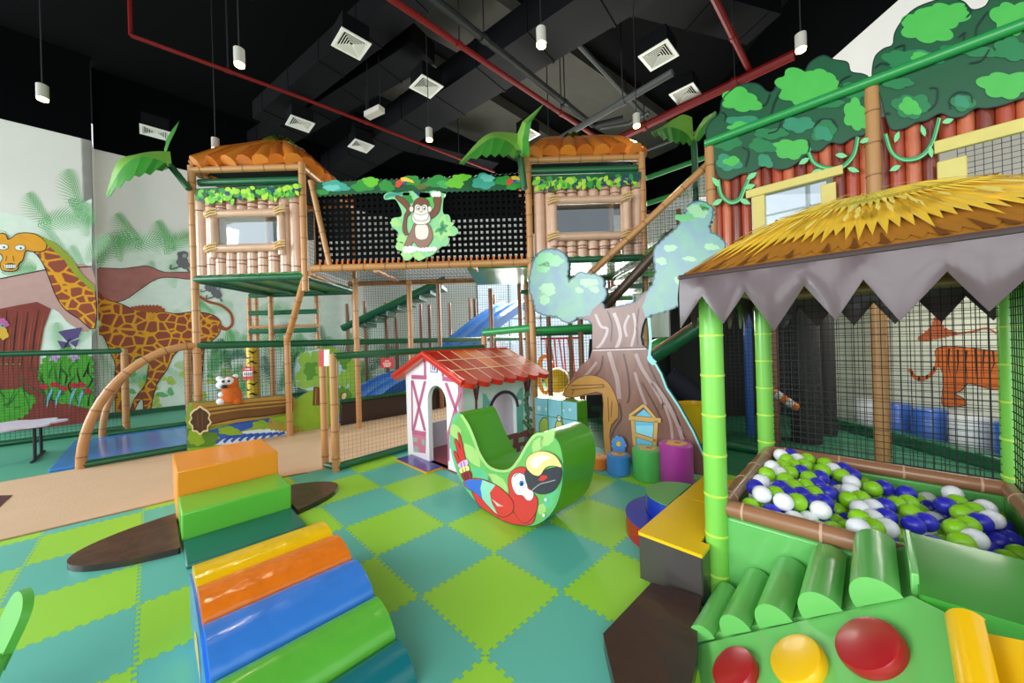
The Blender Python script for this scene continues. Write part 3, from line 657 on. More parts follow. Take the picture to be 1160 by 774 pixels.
# net bridge between the towers
YB_ = YF+.08; t = BR = thing('net_bridge', 'bridge between the towers walled with black woven straps under a leafy banner', 'bridge', (oy(470, 300, YB_).x, YB_, 0))
x0 = oy(357, 303, YF).x; x1 = RX0; zbm = oy(470, 301, YF).z; ztop = oy(470, 215, YB_).z
strap = M('strap_black', '#050506', .8, var=.2, spec=.1); orr = M('rope_orange', '#d9701e', .6)
b = MB(); L = x1-x0; nx = 38; nz = 12; zz0 = zbm+.09; zz1 = ztop
for i in range(nx+1): x = x0+L*i/nx; b.box(x-.0235, x+.0235, YB_-.004, YB_, zz0, zz1, strap)
for j in range(nz+1): z = zz0+(zz1-zz0)*j/nz; b.box(x0, x1, YB_+.001, YB_+.005, z-.026, z+.026, strap)
b.build('strap_wall', t, smooth=False)
for i in range(nx): x = x0+L*(i+.5)/nx; b = MB(); b.tube([(x, YB_-.02, zbm+.03), (x, YB_-.01, zbm+.13)], .016, orr, 6); b.build('lacing', t)
b = MB(); bamboo(b, (x0-.05, YF, zbm), (x1, YF, zbm), .055); b.build('beam', t)
b = MB(); p = oy(395, 322, 7.3); q = oy(600, 313, 7.3); bamboo(b, p, Vector((q.x, 7.3, p.z)), .05); b.build('beam', t)
for (a, c, ya, yc) in (((352, 205), (374, 302), YF, YF+.05), ((425, 306), (452, 319), YF, 7.3), ((538, 302), (549, 316), YF, 7.3), ((350, 310), (398, 331), YF, 7.35), ((358, 205), (359, 300), YF+.5, YF+.5)):
    b = MB(); bamboo(b, oy(*a, ya), oy(*c, yc), .042); b.build('brace', t)
b = MB(); b.box(x1-1.0, x1, YF+.1, YF+1.7, zbm-.06, zbm-.01, deck_m); b.build('deck', t, smooth=False)
net('floor_net', (x0, YF+.05, zbm), XA, YA, L-1.0, 1.65, t, .07)
net('back_net', (x0, YF+1.7, zbm), XA, ZA, L, 1.3, t, .06)
bl = Board('y', YB_-.06)
bo = bumpy([(357, 205), (420, 203), (480, 201), (540, 198), (597, 194), (597, 215), (560, 217), (500, 219), (420, 220), (357, 224)], -1.8, 6)
bl.base(bo, lf3, .012)
for i, (x, y, rx, ry, m) in enumerate(((380, 211, 15, 6, lft), (376, 213, 8, 4, printm('leaf_aqua', '#6cc0b8', rough=.35)), (413, 210, 14, 7, lf2), (420, 206, 10, 5, lf1), (438, 211, 8, 7, lf2), (478, 211, 7, 4, printm('leaf_olive', '#6a6a2a', rough=.35)), (495, 206, 14, 6, lf2), (503, 209, 8, 4, printm('leaf_jade', '#46a85a', rough=.35)), (515, 208, 9, 6, lf1), (522, 202, 10, 5, lf1), (548, 206, 14, 8, lft), (552, 202, 8, 4, printm('leaf_aqua', '#6cc0b8')), (572, 205, 10, 6, lf2), (582, 211, 9, 4, lf2), (466, 205, 12, 5, lf2), (365, 218, 8, 3, lf2), (590, 203, 8, 5, lft))):
    bl.cloud(x, y, rx, ry, m, 1+i*.1, 6, i)
def toucan(x, y, s):
    bl.poly([(x-6*s, y-1), (x-1*s, y-4*s), (x+2*s, y+1), (x-3*s, y+6*s), (x-7*s, y+5*s)], printm('bird_red', '#d8482c', rough=.4), 4)
    bl.poly([(x-1*s, y-5*s), (x+4*s, y-6*s), (x+13*s, y-2*s), (x+15*s, y+1*s), (x+5*s, y-1*s), (x, y-1)], printm('bird_yellow', '#f0c63a', rough=.4), 5)
    bl.poly([(x+1*s, y-1*s), (x+6*s, y-1*s), (x+3*s, y+4*s)], printm('bird_blue', '#3456b0', rough=.4), 5)
toucan(455, 207, 1.0); toucan(580, 205, .9)
bl.mb.build('leaf_banner', t, smooth=False)

# monkey cut-out hung on the strap wall (a plain cartoon monkey on leaves)
bm_ = Board('y', YB_-.10)
Z = lambda x, y: (420+x/7.033, 200+y/7.033)
mo = [Z(*p) for p in ((105, 150), (150, 125), (220, 130), (330, 115), (345, 125), (420, 135), (500, 110), (560, 130), (600, 140), (580, 170), (575, 290), (620, 305), (635, 350), (610, 390), (680, 405), (695, 445), (660, 475), (615, 470), (625, 520), (600, 555), (560, 560), (500, 620), (430, 650), (380, 672), (340, 640), (310, 665), (265, 665), (250, 600), (205, 580), (205, 530), (225, 510), (215, 440), (170, 405), (165, 370), (180, 330), (240, 320), (245, 280), (225, 230), (190, 180), (115, 185))]
mgl = printm('board_leaf', '#8fd696', rough=.3); mgd = printm('board_leaf_dark', '#4da36a', rough=.3); mfur = printm('board_fur', '#7c4a30', rough=.35); mfl = printm('board_fur_light', '#9a6f5e', rough=.35); mfc = printm('board_face', '#f3e6da', rough=.35)
mo = cr_closed(mo, 3); bm_.base(mo, mgl, .03, mgd)
P_ = lambda *q: [Z(*p) for p in q]
bm_.poly(P_((110, 155), (150, 130), (320, 130), (300, 152), (230, 150), (150, 165), (115, 180)), lft, 1); bm_.poly(P_((345, 125), (470, 130), (480, 165), (400, 175)), lfb, 1)
bm_.cloud(*Z(290, 175), 6, 7, lf2, 1); bm_.cloud(*Z(440, 190), 9, 9, printm('board_bright', '#55c455', rough=.3), 1)
for a in range(5): bm_.leaf(*Z(560, 410), -1.3+a*.95, 16, 5, printm('board_frond', '#a9e08a', rough=.3), 1+a*.1); bm_.leaf(*Z(560, 410), -1.3+a*.95, 9, 2.4, mgd, 1.6)
for x, y in ((200, 370), (250, 500), (285, 620), (380, 630), (240, 560)): bm_.cloud(*Z(x, y), 6, 5, printm('board_frond', '#a9e08a'), 1.2)
def shape(pts, m, k, ol=1.0): q = cr_closed(P_(*pts), 3); bm_.stroke(q+q[:1], ol, black, k); bm_.poly(q, m, k+.4)
shape(((195, 165), (250, 165), (310, 230), (320, 290), (290, 330), (285, 420), (300, 460), (275, 465), (255, 420), (270, 310), (285, 260)), mfur, 2)
shape(((500, 170), (560, 165), (555, 230), (540, 290), (480, 340), (470, 300), (510, 240)), mfur, 2)
shape(((355, 375), (450, 375), (490, 440), (490, 500), (450, 560), (420, 570), (380, 560), (340, 520), (300, 580), (265, 570), (290, 500), (330, 420)), mfl, 2.6)
shape(((370, 385), (440, 385), (462, 430), (450, 490), (405, 505), (365, 490), (355, 430)), mfc, 3.2, .7)
shape(((345, 210), (370, 180), (410, 170), (450, 190), (465, 220), (470, 280), (340, 280)), mfur, 3.2)
for x in (325, 470): bm_.oval(*Z(x, 262), 2.6, 3.8, black, 3.4); bm_.oval(*Z(x, 262), 2.2, 3.3, mfc, 3.8)
shape(((355, 235), (380, 225), (403, 240), (428, 225), (452, 240), (455, 280), (473, 320), (470, 360), (430, 382), (370, 382), (335, 355), (333, 310), (350, 280)), mfc, 4)
for x in (378, 425): bm_.oval(*Z(x, 255), 2.3, 2.6, black, 4.8); bm_.oval(*Z(x, 256), 1.8, 2.1, white, 5.1); bm_.oval(*Z(x+3, 260), .9, 1.1, black, 5.4)
bm_.stroke([Z(390, 280), Z(402, 285), Z(415, 280)], .6, black, 5)
q = cr_closed(P_((345, 298), (400, 312), (458, 298), (455, 335), (430, 352), (375, 352), (350, 335)), 3); bm_.stroke(q+q[:1], .9, black, 4.8); bm_.poly(q, white, 5.2)
bm_.poly(bumpy(P_((485, 130), (555, 125), (555, 160), (490, 160)), 1, 3), white, 4)
bm_.poly(bumpy(P_((262, 565), (330, 560), (400, 575), (520, 565), (525, 590), (430, 600), (370, 590), (320, 610), (262, 605)), 1, 4), white, 4)
tag(bm_.mb.build('monkey_board', loc=bm_.P(480, 298)), 'cut-out board of a grinning brown monkey on leaves hung on the black bridge', 'decoration board')

# posts, nets and stairs seen under the bridge
for i, (px, yy, zt_) in enumerate(((404, 6.6, 2.75), (394, 8.6, 2.6), (414, 9.6, 2.7), (438, 9.8, 2.7), (449, 10.2, 2.7), (465, 6.9, 2.75), (477, 10.4, 2.7), (487, 9.2, 2.7), (498, 8.4, 2.9), (510, 10.6, 2.8), (533, 11.2, 3.0), (539, 12.0, 3.0), (557, 8.0, 2.7), (561, 12.4, 3.2), (590, 8.6, 2.9), (597, 9.6, 3.0), (622, 7.6, 2.8), (646, 8.4, 2.8), (658, 6.6, 2.0), (675, 8.0, 2.8))):
    p = oy(px, 380, yy)
    if 7.6 < p.dot(E2) < 9.42 and yy > 6.4: p = ob(px, 380, 9.46); yy = p.y
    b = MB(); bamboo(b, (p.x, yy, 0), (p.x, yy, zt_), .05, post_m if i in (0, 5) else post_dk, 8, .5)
    tag(b.build('support_post', loc=(p.x, yy, 0)), 'brown padded post standing in the netted area under the bridge', 'post', 'brown posts under the bridge')
t = thing('net_wall', 'tall grey net hanging far behind the posts under the bridge', 'net', (-2.5, 12.3, 0))
net('net', (-5.0, 12.3, 0), XA, ZA, 5.0, 3.6, t, .08, .007, net_g)
b = MB(); b.tube([(-5.0, 12.3, 3.6), (0, 12.3, 3.6)], .04, gtube, 8); b.build('top_rail', t)
t = thing('net_wall', 'black net hanging under the right tower behind the cut-out tree', 'net', (1.1, 7.2, 0)); net('net', (0.2, 7.2, 0), XA, ZA, 1.9, 2.5, t, .055, .0035)
b = MB(); b.tube([(.2, 7.2, 2.5), (2.1, 7.2, 2.5)], .04, gtube, 8); b.build('top_rail', t)
t = thing('net_stairs', 'dark green padded stairs climbing behind the nets under the bridge', 'stairs', oy(400, 420, 9.4))
for k in range(8):
    p = oy(405+k*12, 366-k*6, 9.5); b = MB(); b.box(p.x, p.x+.32, 9.2, 10.0, p.z-.12, p.z, gtube); b.build('step', t, smooth=False, bevel=.02)
b = MB(); b.tube([oy(388, 372, 9.15), oy(505, 316, 9.15)], .09, gtube, 8); b.build('stringer', t)
# blue wave slide
sl_m = vinyl('slide_blue', '#4c94ea', rough=.3, coat=.3); sl_d = vinyl('slide_blue_dark', '#2f6cc0', rough=.35)
t = thing('slide', 'blue double-lane wave slide running down behind the nets and the little house', 'slide', ob(432, 452, 7.75))
ed = cr_open([(418, 466), (440, 446), (465, 432), (502, 420), (525, 404), (545, 384), (570, 362), (596, 344), (606, 340)], 4)
A_ = [(ob(x, y, 7.75).dot(E1), ob(x, y, 7.75).z) for x, y in ed]
b = MB(); bs = (7.75, 7.85, 7.86, 8.45, 8.47, 8.53, 8.55, 9.15, 9.16, 9.26); hs = (.10, .10, 0, 0, .07, .07, 0, 0, .10, .10); n = len(bs)
vs = [W(a, q, z+h) for a, z in A_ for q, h in zip(bs, hs)]
b.add(vs, [(i*n+j, (i+1)*n+j, (i+1)*n+j+1, i*n+j+1) for i in range(len(A_)-1) for j in range(n-1)], sl_m); b.build('chute', t)
b = MB()
for q in (7.75, 9.26):
    vs = [W(a, q, z+.1) for a, z in A_]+[W(a, q, z-.16) for a, z in A_]; m_ = len(A_); b.add(vs, [(i, i+1, m_+i+1, m_+i) for i in range(m_-1)], sl_d)
b.build('side_wall', t)
t = thing('warning_sign', 'small red notice with white lines on the net in front of the blue slide', 'sign', oy(438, 418, 7.0))
bd = Board('y', 7.0); rs = printm('sign_red', '#c5221f'); bd.base([(431, 406), (446, 406), (446, 417), (431, 417)], rs, .01)
for y, a, c in ((409, 436, 441), (411.5, 434, 443), (413.3, 434, 443), (415, 435, 442)): bd.stroke([(a, y), (c, y)], .8, white, 1)
bd.mb.build('plate', t, smooth=False)

# ---------------------------------------------------------------- fences
def fence_rail(b, p, q, r=.055, m=None): b.tube([p, q], r, m or gtube, 10); b.rings(p, q, r*1.05, m or gtube, .3)
BF = 7.44
t = thing('net_fence', 'long net fence with thick green rail from the front wooden arch past the log board', 'fence', W(-.68, BF), R45)
pA = ob(92, 533, BF); pA.z = 0; pT = Vector((LX0, YF, 0)); 
def arch(name, base, end, h, parent, r=.055):
    pts = []
    for i in range(17):
        q = PI/2*i/16; pts.append(base.lerp(end, 1-math.cos(q))+ZA*(h*math.sin(q)))
    b = MB(); b.tube([base, ]+pts[1:], r, post_m, 12)
    for i in range(1, 16, 2): d = (pts[i]-pts[i-1]).normalized(); b.tube([pts[i]-d*.008, pts[i]+d*.008], r*1.06, ring_m, 12)
    return b.build(name, parent)
arch('arch_post', pA, Vector((LX0, YF, 0)), 1.60, t)
b = MB(); fence_rail(b, pT+ZA*1.60, W(8.2, BF+.0, 1.60), .06); b.build('top_rail', t)
b = MB(); fence_rail(b, pA+ZA*.05, W(.4, BF, .05), .05); b.build('floor_tube', t)
net('net', W(.35, BF+.02, .1), E1, ZA, 7.6, 1.5, t, .055, .0035)
BB = 9.87
t = thing('net_fence', 'netted fence with a second wooden arch behind the blue mat in front of the giraffe', 'fence', W(-.66, BB), R45)
arch('arch_post', W(-.66, BB), W(.5, BB), 1.62, t, .05)
b = MB(); bamboo(b, W(.52, BB), W(.52, BB, 1.66), .06); b.build('post', t)
b = MB(); fence_rail(b, W(-.6, BB, .05), W(8, BB, .05), .05); b.build('floor_tube', t)
b = MB(); fence_rail(b, W(.5, BB, 1.6), W(8, BB, 1.6), .05); b.build('rail', t)
net('net', W(.5, BB, .1), E1, ZA, 7.4, 1.5, t, .055, .0035, net_g)
BL = 10.4
t = thing('net_fence', 'low black net fence with thin green rail in front of the painted tree trunk', 'fence', W(-2.4, BL), R45)
b = MB(); fence_rail(b, W(-2.8, BL, 1.56), W(-.35, BL, 1.56), .05); b.build('rail', t)
b = MB(); fence_rail(b, W(-2.8, BL, .05), W(-.35, BL, .05), .05); b.build('rail', t)
for a in (-2.35, -.38): b = MB(); bamboo(b, W(a, BL), W(a, BL, 1.6), .055); b.build('post', t)
net('net', W(-2.8, BL, .1), E1, ZA, 2.4, 1.46, t, .05, .0035)
b = MB(); b.boxab(-.97, 3.2, 7.52, 9.7, 0, .04, bluemat_m); tag(b.build('play_mat', loc=W(1, 8.5), rz=R45, bevel=.01), 'shiny bright blue mat on the floor between the two wooden arches', 'mat')
# fence on the near side of the tan path, from the pair of posts
t = thing('net_fence', 'net fence with green rail from the pair of bamboo posts to behind the house', 'fence', oz(381, 534))
p2 = oz(381, 534); p1 = oz(369, 531); pe = Vector((-.47, 6.1, 0))
for p, h, r in ((p1, 1.42, .042), (p2, 1.43, .046)): b = MB(); bamboo(b, p, p+ZA*h, r); b.build('post', t)
b = MB(); bamboo(b, pe, pe+ZA*1.62, .05); b.build('post', t)
b = MB(); fence_rail(b, p2+ZA*1.40, pe+ZA*1.44, .045); b.build('top_rail', t)
b = MB(); fence_rail(b, p1+ZA*.05, p2+ZA*.05, .04); fence_rail(b, p2+ZA*.05, oz(470, 508)+ZA*.05, .045); fence_rail(b, oz(470, 508)+ZA*.05, pe+ZA*.05, .045); b.build('floor_tube', t)
d = (pe-p2); net('net', p2+ZA*.08, d.normalized(), ZA, d.length, 1.33, t, .05, .0014)
bd = Board('y', p1.y-.05); bd.base([(361, 397), (367, 396.5), (367, 415), (361, 415.5)], printm('flag_red', '#c8484a'), .004); bd.base([(367, 396.5), (373, 396), (373, 414.5), (367, 415)], white, .004); bd.mb.build('tag', t, smooth=False)
# rails in front of and behind the tree board
t = thing('net_fence', 'green railed net fence passing behind the big cut-out tree', 'fence', (1.2, YF+.2, 0))
q0 = Vector((-.47, 6.1, 0)); q1 = Vector((.31, YF+.12, 0)); q2 = Vector((RX1, YF+.12, 0))
b = MB()
for a, c in ((q0, q1), (q1, q2)): fence_rail(b, a+ZA*1.68, c+ZA*1.72, .06, gtube_l)
b.build('top_rail', t)
b = MB(); fence_rail(b, Vector((.4, 7.0, 1.65)), Vector((2.2, 7.0, 1.65)), .05); b.build('rail', t); b = MB(); fence_rail(b, Vector((.4, 7.0, .05)), Vector((2.2, 7.0, .05)), .05); b.build('rail', t)
net('net', (.31, YF+.14, .05), XA, ZA, RX1-.31, 1.6, t, .05, .0035)
# tiger-striped padded column with a notice
t = thing('striped_column', 'yellow and black tiger-striped padded column behind the plush toy', 'column', oy(285, 470, 7.2))
c = oy(286, 420, 7.2); yl = vinyl('tiger_yellow', '#e9c21e', rough=.4); b = MB(); b.tube([(c.x, c.y, 0), (c.x, c.y, 1.58)], .105, yl, 14); b.build('padding', t)
b = MB()
for k in range(14):
    z = .1+k*.105; a0 = 3.4+(k % 2)*1.1; vs = []
    for i in range(7):
        a = a0+i*.3; dz = .02*math.sin(i*1.3+k); hh = .022*(1-abs(i-3)/3.4); vs += [(c.x+.108*math.cos(a), c.y+.108*math.sin(a), z+dz-hh), (c.x+.108*math.cos(a), c.y+.108*math.sin(a), z+dz+hh)]
    b.add(vs, [(2*i, 2*i+2, 2*i+3, 2*i+1) for i in range(6)], black)
b.build('stripe', t)
t = thing('notice_board', 'small red notice with white panel on the net beside the striped column', 'sign', oy(280, 431, 6.9))
bd = Board('y', 6.9); bd.base([(274, 416), (287, 415), (286.5, 430), (274.5, 431)], rs, .01); bd.poly([(275.5, 421), (285.5, 420.5), (285.5, 426), (275.5, 426.5)], white, 1)
for x in (277, 279.4, 281.6, 283.8): bd.stroke([(x, 422), (x+1, 425.6)], .8, black, 2); bd.stroke([(x+1, 422), (x, 425.6)], .6, black, 2)
bd.stroke([(278, 418.3), (283, 418.1)], 1, white, 1); bd.mb.build('plate', t, smooth=False)
# toys in the daylit room at the back
yb = vinyl('ball_yellow', '#f2c81e', rough=.3)
c = oy(631, 431, 8.6); b = MB(); b.ball(c, .30, yb, 24, 14); tag(b.build('exercise_ball', loc=(c.x, c.y, c.z-.3)), 'big yellow ball in the bright area behind the nets, left of the tree', 'ball')
t = thing('hanging_ropes', 'red ropes hanging in the bright area behind the nets, left of the tree', 'ropes', oy(632, 440, 9))
rr = vinyl('rope_red', '#d8301e', rough=.5)
for i in range(7): a = oy(618+i*5, 384, 9.0); c = oy(622+i*5+(i % 2)*3, 432, 9.1); b = MB(); b.tube([a, c], .02, rr, 6); b.build('rope', t)
b = MB(); b.tube([oy(612, 384, 9.0), oy(656, 383, 9.0)], .03, rr, 6); b.build('bar', t)
c = oy(618, 424, 9.4); b = MB(); b.tube([c+Vector((.18*math.cos(2*PI*i/20), 0, .48*math.sin(2*PI*i/20))) for i in range(21)], .06, vinyl('ring_ochre', '#d99a2a', rough=.4), 8)
tag(b.build('play_ring', loc=(c.x, c.y, 0)), 'ochre yellow hoop standing behind the nets beside the yellow ball', 'hoop')

# ---------------------------------------------------------------- sloping stair between the right tower and the painted treetops
AF = 5.374
t = thing('ramp_stairs', 'sloping netted stairway with long brown handrail beside the right tower', 'stairs', oy(700, 420, 5.3))
pa, pb = oy(806, 183, 4.95), oy(668, 311, 5.5); b = MB(); bamboo(b, pa, pb, .05); b.build('handrail', t)
pc, pd = oy(765, 262, 5.05), oy(684, 350, 5.5); b = MB(); b.tube([pc, pd], .07, vinyl('stringer_brown', '#4a3528', rough=.4), 10); b.build('stringer', t)
b = MB(); b.tube([oy(830, 345, 4.7), oy(735, 408, 5.3)], .10, gtube, 10); b.tube([oy(830, 338, 4.66), oy(735, 402, 5.26)], .04, post_dk, 8); b.build('stringer', t)
d = pa-pb; L = math.hypot(d.x, d.y); u = Vector((d.x, d.y, 0))/L
net('net', Vector((pb.x, pb.y, 0)), u, ZA, L, 6, t, .05, .0035, None, lambda s: (max(.4, pd.z-.9+(d.z/L)*s), pb.z+(d.z/L)*s))
for k in range(7):
    f = k/6; p = pd.lerp(pc, f); b = MB(); b.box(p.x-.1, p.x+.3, p.y+.1, p.y+.9, p.z-.05, p.z+.02, deck_m if k % 2 else gtube); b.build('step', t, smooth=False)
t = thing('bridge_railing', 'green topped net railing of the high walkway right of the right tower', 'railing', (RX1, YF+2.2, 2.6))
ya = YF+2.0
for a, c in (((732, 202), (800, 178)), ((732, 231), (770, 219))): b = MB(); fence_rail(b, oy(*a, ya), oy(*c, ya), .05, gtube_l); b.build('rail', t)
b = MB(); b.box(RX1, RX1+1.6, ya, ya+1.2, 2.6, 2.68, deck_m); b.build('deck', t, smooth=False)
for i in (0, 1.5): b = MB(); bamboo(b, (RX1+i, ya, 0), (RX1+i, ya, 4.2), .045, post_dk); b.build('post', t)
p = oy(733, 203, ya); net('net', Vector((p.x, ya, 2.68)), XA, ZA, 1.3, 1.5, t, .05)

# ---------------------------------------------------------------- painted treetop front on the right
t = FR = thing('jungle_front', 'tall painted front of green treetops over red planks with yellow windows, right of the picture', 'play structure front', oa(990, 520, AF), -R45)
bd = Board('a', AF)
for px, top in ((805, 160), (990, 92), (1235, -10)):
    p = oa(px, 200, AF-.02); b = MB(); bamboo(b, (p.x, p.y, 0), (p.x, p.y, oa(px, top, AF).z), .062, post_m, 12); b.build('post', t)
p0 = oa(799, 163, AF-.08); p1 = oa(1240, 20, AF-.08); p1.z = p0.z; b = MB(); b.tube([p0, p1], .05, gtube_l, 12); b.build('top_rail', t)
zpb = 2.28; zpt = oa(805, 170, AF).z
# planks
b = MB(); s0 = oa(807, 200, AF+.05); s1 = oa(1235, 100, AF+.05); d = Vector((s1.x-s0.x, s1.y-s0.y, 0)); L = d.length; d /= L; N = int(L/.11)
def inwin(p):
    for l, r, top in ((855, 944, 0), (1070, 1215, 0)):
        if oa(l, 230, AF).dot(-E2) < p.dot(-E2) < oa(r, 200, AF).dot(-E2): return True
    return False
zw = oa(900, 205, AF).z
for i in range(N):
    p = Vector((s0.x, s0.y, 0))+d*(i+.5)*.11
    m = plank_m[(i*7) % 3]
    b.tube([p+ZA*((zw-.0) if inwin(p) else zpb), p+ZA*(zpt-.3)], .058, m, 10)
b.build('plank_panel', t)
# foliage boards
K = lambda *q: [(760+x/2.9, y/2.9) for x, y in q]
tgd = printm('tree_dark', '#155534', rough=.4, coat=.05); tgm = printm('tree_mid', '#1f7a46', rough=.4, coat=.05); tgl = printm('tree_light', '#4cb64e', rough=.4, coat=.05); tgt = printm('tree_teal', '#2f8a66', rough=.4, coat=.05); tgo_ = printm('tree_outline', '#0c2a26', rough=.4)
def foliage(outline, blobs, lines, name):
    f = Board('a', AF-.045); o = cr_closed(K(*outline), 4); f.base(o, tgd, .03, tgo_); f.stroke(o+o[:1], 1.3, tgo_, 1)
    for i, (x, y, rx, ry, m, lb, ph) in enumerate(blobs): f.cloud(760+x/2.9, y/2.9, rx/2.9, ry/2.9, m, 1+.15*i, max(4, int(lb*.75)), ph, 60, .15)
    for q in lines: f.stroke(cr_open(K(*q)), 1.7, tgo_, 5)
    return f.mb.build(name, t)
foliage(((120, 470), (116, 430), (130, 400), (160, 372), (168, 330), (200, 295), (240, 275), (285, 276), (315, 300), (335, 300), (355, 272), (400, 247), (435, 240), (458, 205), (500, 182), (535, 196), (580, 205), (592, 236), (635, 245), (652, 270), (655, 400), (640, 440), (600, 450), (560, 472), (525, 468), (490, 495), (455, 498), (420, 530), (385, 552), (345, 556), (310, 540), (270, 565), (230, 572), (190, 590), (155, 578), (138, 520)),
    ((230, 330, 62, 38, tgl, 8, 0), (240, 400, 50, 22, tgt, 6, 1), (225, 415, 36, 14, tgl, 6, 2), (185, 470, 42, 26, tgm, 7, 1), (190, 535, 38, 28, tgt, 7, .5), (200, 530, 24, 16, tgl, 6, 1.5), (450, 290, 100, 62, tgl, 11, .4), (500, 262, 50, 30, tgl, 7, 0), (520, 340, 50, 16, tgm, 7, 2), (605, 300, 40, 34, tgm, 7, 1), (608, 380, 40, 50, tgl, 9, 0), (420, 410, 46, 28, tgt, 7, 1), (395, 490, 56, 36, tgl, 9, 1), (300, 480, 40, 24, tgm, 7, .2), (310, 530, 24, 22, tgt, 6, 0), (505, 430, 40, 34, tgm, 7, 2), (500, 440, 28, 24, tgt, 6, 0), (330, 440, 50, 20, tgm, 7, 1)),
    (((168, 370), (180, 380), (178, 400)), ((300, 350), (315, 340), (325, 310)), ((235, 485), (255, 500), (245, 550)), ((330, 375), (340, 340), (360, 300)), ((470, 420), (490, 395), (530, 395), (545, 420)), ((550, 290), (560, 265), (590, 250)), ((320, 440), (350, 430), (362, 400)), ((440, 520), (455, 490), (450, 460))), 'treetop_board')
foliage(((664, 262), (662, 225), (672, 185), (700, 160), (728, 148), (735, 110), (760, 68), (800, 30), (850, 8), (905, -6), (960, 5), (990, 32), (1030, 22), (1050, -5), (1090, -40), (1160, -80), (1260, -110), (1330, -60), (1380, -20), (1380, 250), (1300, 305), (1160, 322), (1100, 342), (1040, 355), (1000, 355), (960, 382), (920, 385), (885, 372), (840, 395), (805, 402), (770, 420), (725, 425), (705, 380), (690, 320)),
    ((835, 90, 80, 52, tgl, 9, 0), (905, 50, 68, 46, tgl, 9, 1), (850, 100, 40, 26, tgl, 7, 2), (830, 190, 60, 22, tgt, 7, 0), (760, 195, 56, 34, tgm, 8, 1), (835, 190, 45, 18, tgl, 7, .5), (920, 165, 30, 20, tgm, 6, 1), (1120, 60, 60, 60, tgl, 9, 1), (1010, 170, 60, 20, tgm, 7, 0), (1100, 280, 80, 48, tgl, 9, 1), (1120, 165, 60, 38, tgm, 8, 0), (790, 350, 54, 44, tgm, 8, 1), (785, 352, 34, 28, tgl, 7, 0), (745, 275, 46, 20, tgm, 7, 1), (960, 340, 36, 28, tgm, 6, 1), (955, 335, 24, 20, tgt, 6, 0), (1250, 120, 80, 60, tgl, 9, 0), (1260, 240, 70, 40, tgm, 8, 0)),
    (((670, 225), (690, 210), (720, 215)), ((735, 160), (765, 150), (765, 170)), ((850, 290), (875, 295), (870, 340), (845, 365)), ((945, 125), (965, 110), (955, 150)), ((970, 60), (985, 40), (965, 20)), ((920, 360), (915, 330), (940, 305), (980, 310), (990, 340)), ((980, 210), (1020, 200), (1045, 165)), ((1000, 130), (1005, 90), (1040, 40)), ((700, 380), (712, 372), (720, 378))), 'treetop_board')
# windows of the front
fb = Board('a', AF-.03)
b = MB()
def bar(p, q, th, m=frame_y, lvl=True):
    a = oa(*p, AF-.06); c = oa(*q, AF-.06)
    if lvl: c.z = a.z
    else: c.x, c.y = a.x, a.y
    h = th/2
    if lvl: b.hexa([a-ZA*h-E1*.02, c-ZA*h-E1*.02, c-ZA*h+E1*.03, a-ZA*h+E1*.03, a+ZA*h-E1*.02, c+ZA*h-E1*.02, c+ZA*h+E1*.03, a+ZA*h+E1*.03], m)
    else: b.hexa([a+E2*h-E1*.015, a-E2*h-E1*.015, a-E2*h+E1*.03, a+E2*h+E1*.03, c+E2*h-E1*.015, c-E2*h-E1*.015, c-E2*h+E1*.03, c+E2*h+E1*.03], m)
bar((845, 221), (955, 190), .10); bar((859, 222), (859, 275), .13, lvl=False); bar((938, 208), (938, 260), .13, lvl=False)
b.build('window_frame', t, smooth=False, bevel=.01)
b = MB(); bar((1058, 168), (1230, 120), .12); bar((1078, 180), (1078, 235), .18, lvl=False); b.build('window_frame', t, smooth=False, bevel=.01)
a = oa(862, 262, AF-.02); c = oa(936, 205, AF-.02)
b = MB(); b.prism([Vector((a.x, a.y, zpb)), Vector((c.x, c.y, zpb)), Vector((c.x, c.y, zw)), Vector((a.x, a.y, zw))], E1*.006, mat_glass('front_glass', '#e8f2fa', .45, .02)); b.build('window_pane', t, smooth=False)
a = oa(1086, 230, AF); c = oa(1230, 200, AF); net('window_net', Vector((a.x, a.y, zpb)), -E2, ZA, (c-a).dot(-E2), zw-zpb, t, .05)
# painted vines looping over the planks
vn = printm('vine_green', '#2f9a56', rough=.35); vnl = printm('vine_leaf', '#7fd08a', rough=.35)
f = Board('a', AF-.06)
for q, lv in ((((155, 590), (165, 640), (195, 665), (225, 655), (240, 625), (262, 572)), ((170, 655, 2.6), (240, 620, -.3), (250, 590, -.6), (160, 615, -2.2), (225, 655, .4))), (((452, 500), (470, 535), (510, 552), (560, 550), (600, 510), (614, 450)), ((455, 520, 2.6), (540, 510, 0.1), (580, 553, .3), (620, 470, -.4), (500, 560, 2.9))), (((705, 440), (725, 500), (765, 525), (820, 515), (858, 470), (882, 388)), ((755, 545, 2.7), (850, 480, 1.4), (890, 405, -.3), (835, 450, -1.9), (735, 470, -1.2)))):
    L_ = cr_open(K(*q)); f.stroke(L_, 5.6, tgo_, 1); f.stroke(L_, 4.4, vn, 2); f.stroke([(x+.9, y+.9) for x, y in L_], 1.3, vnl, 3)
    for x, y, a in lv: f.leaf(760+x/2.9, y/2.9, a, 15, 4.2, tgo_, 2.6); f.leaf(760+x/2.9, y/2.9, a, 14, 3.4, vnl, 3.4)
f.mb.build('vine', t, smooth=False)
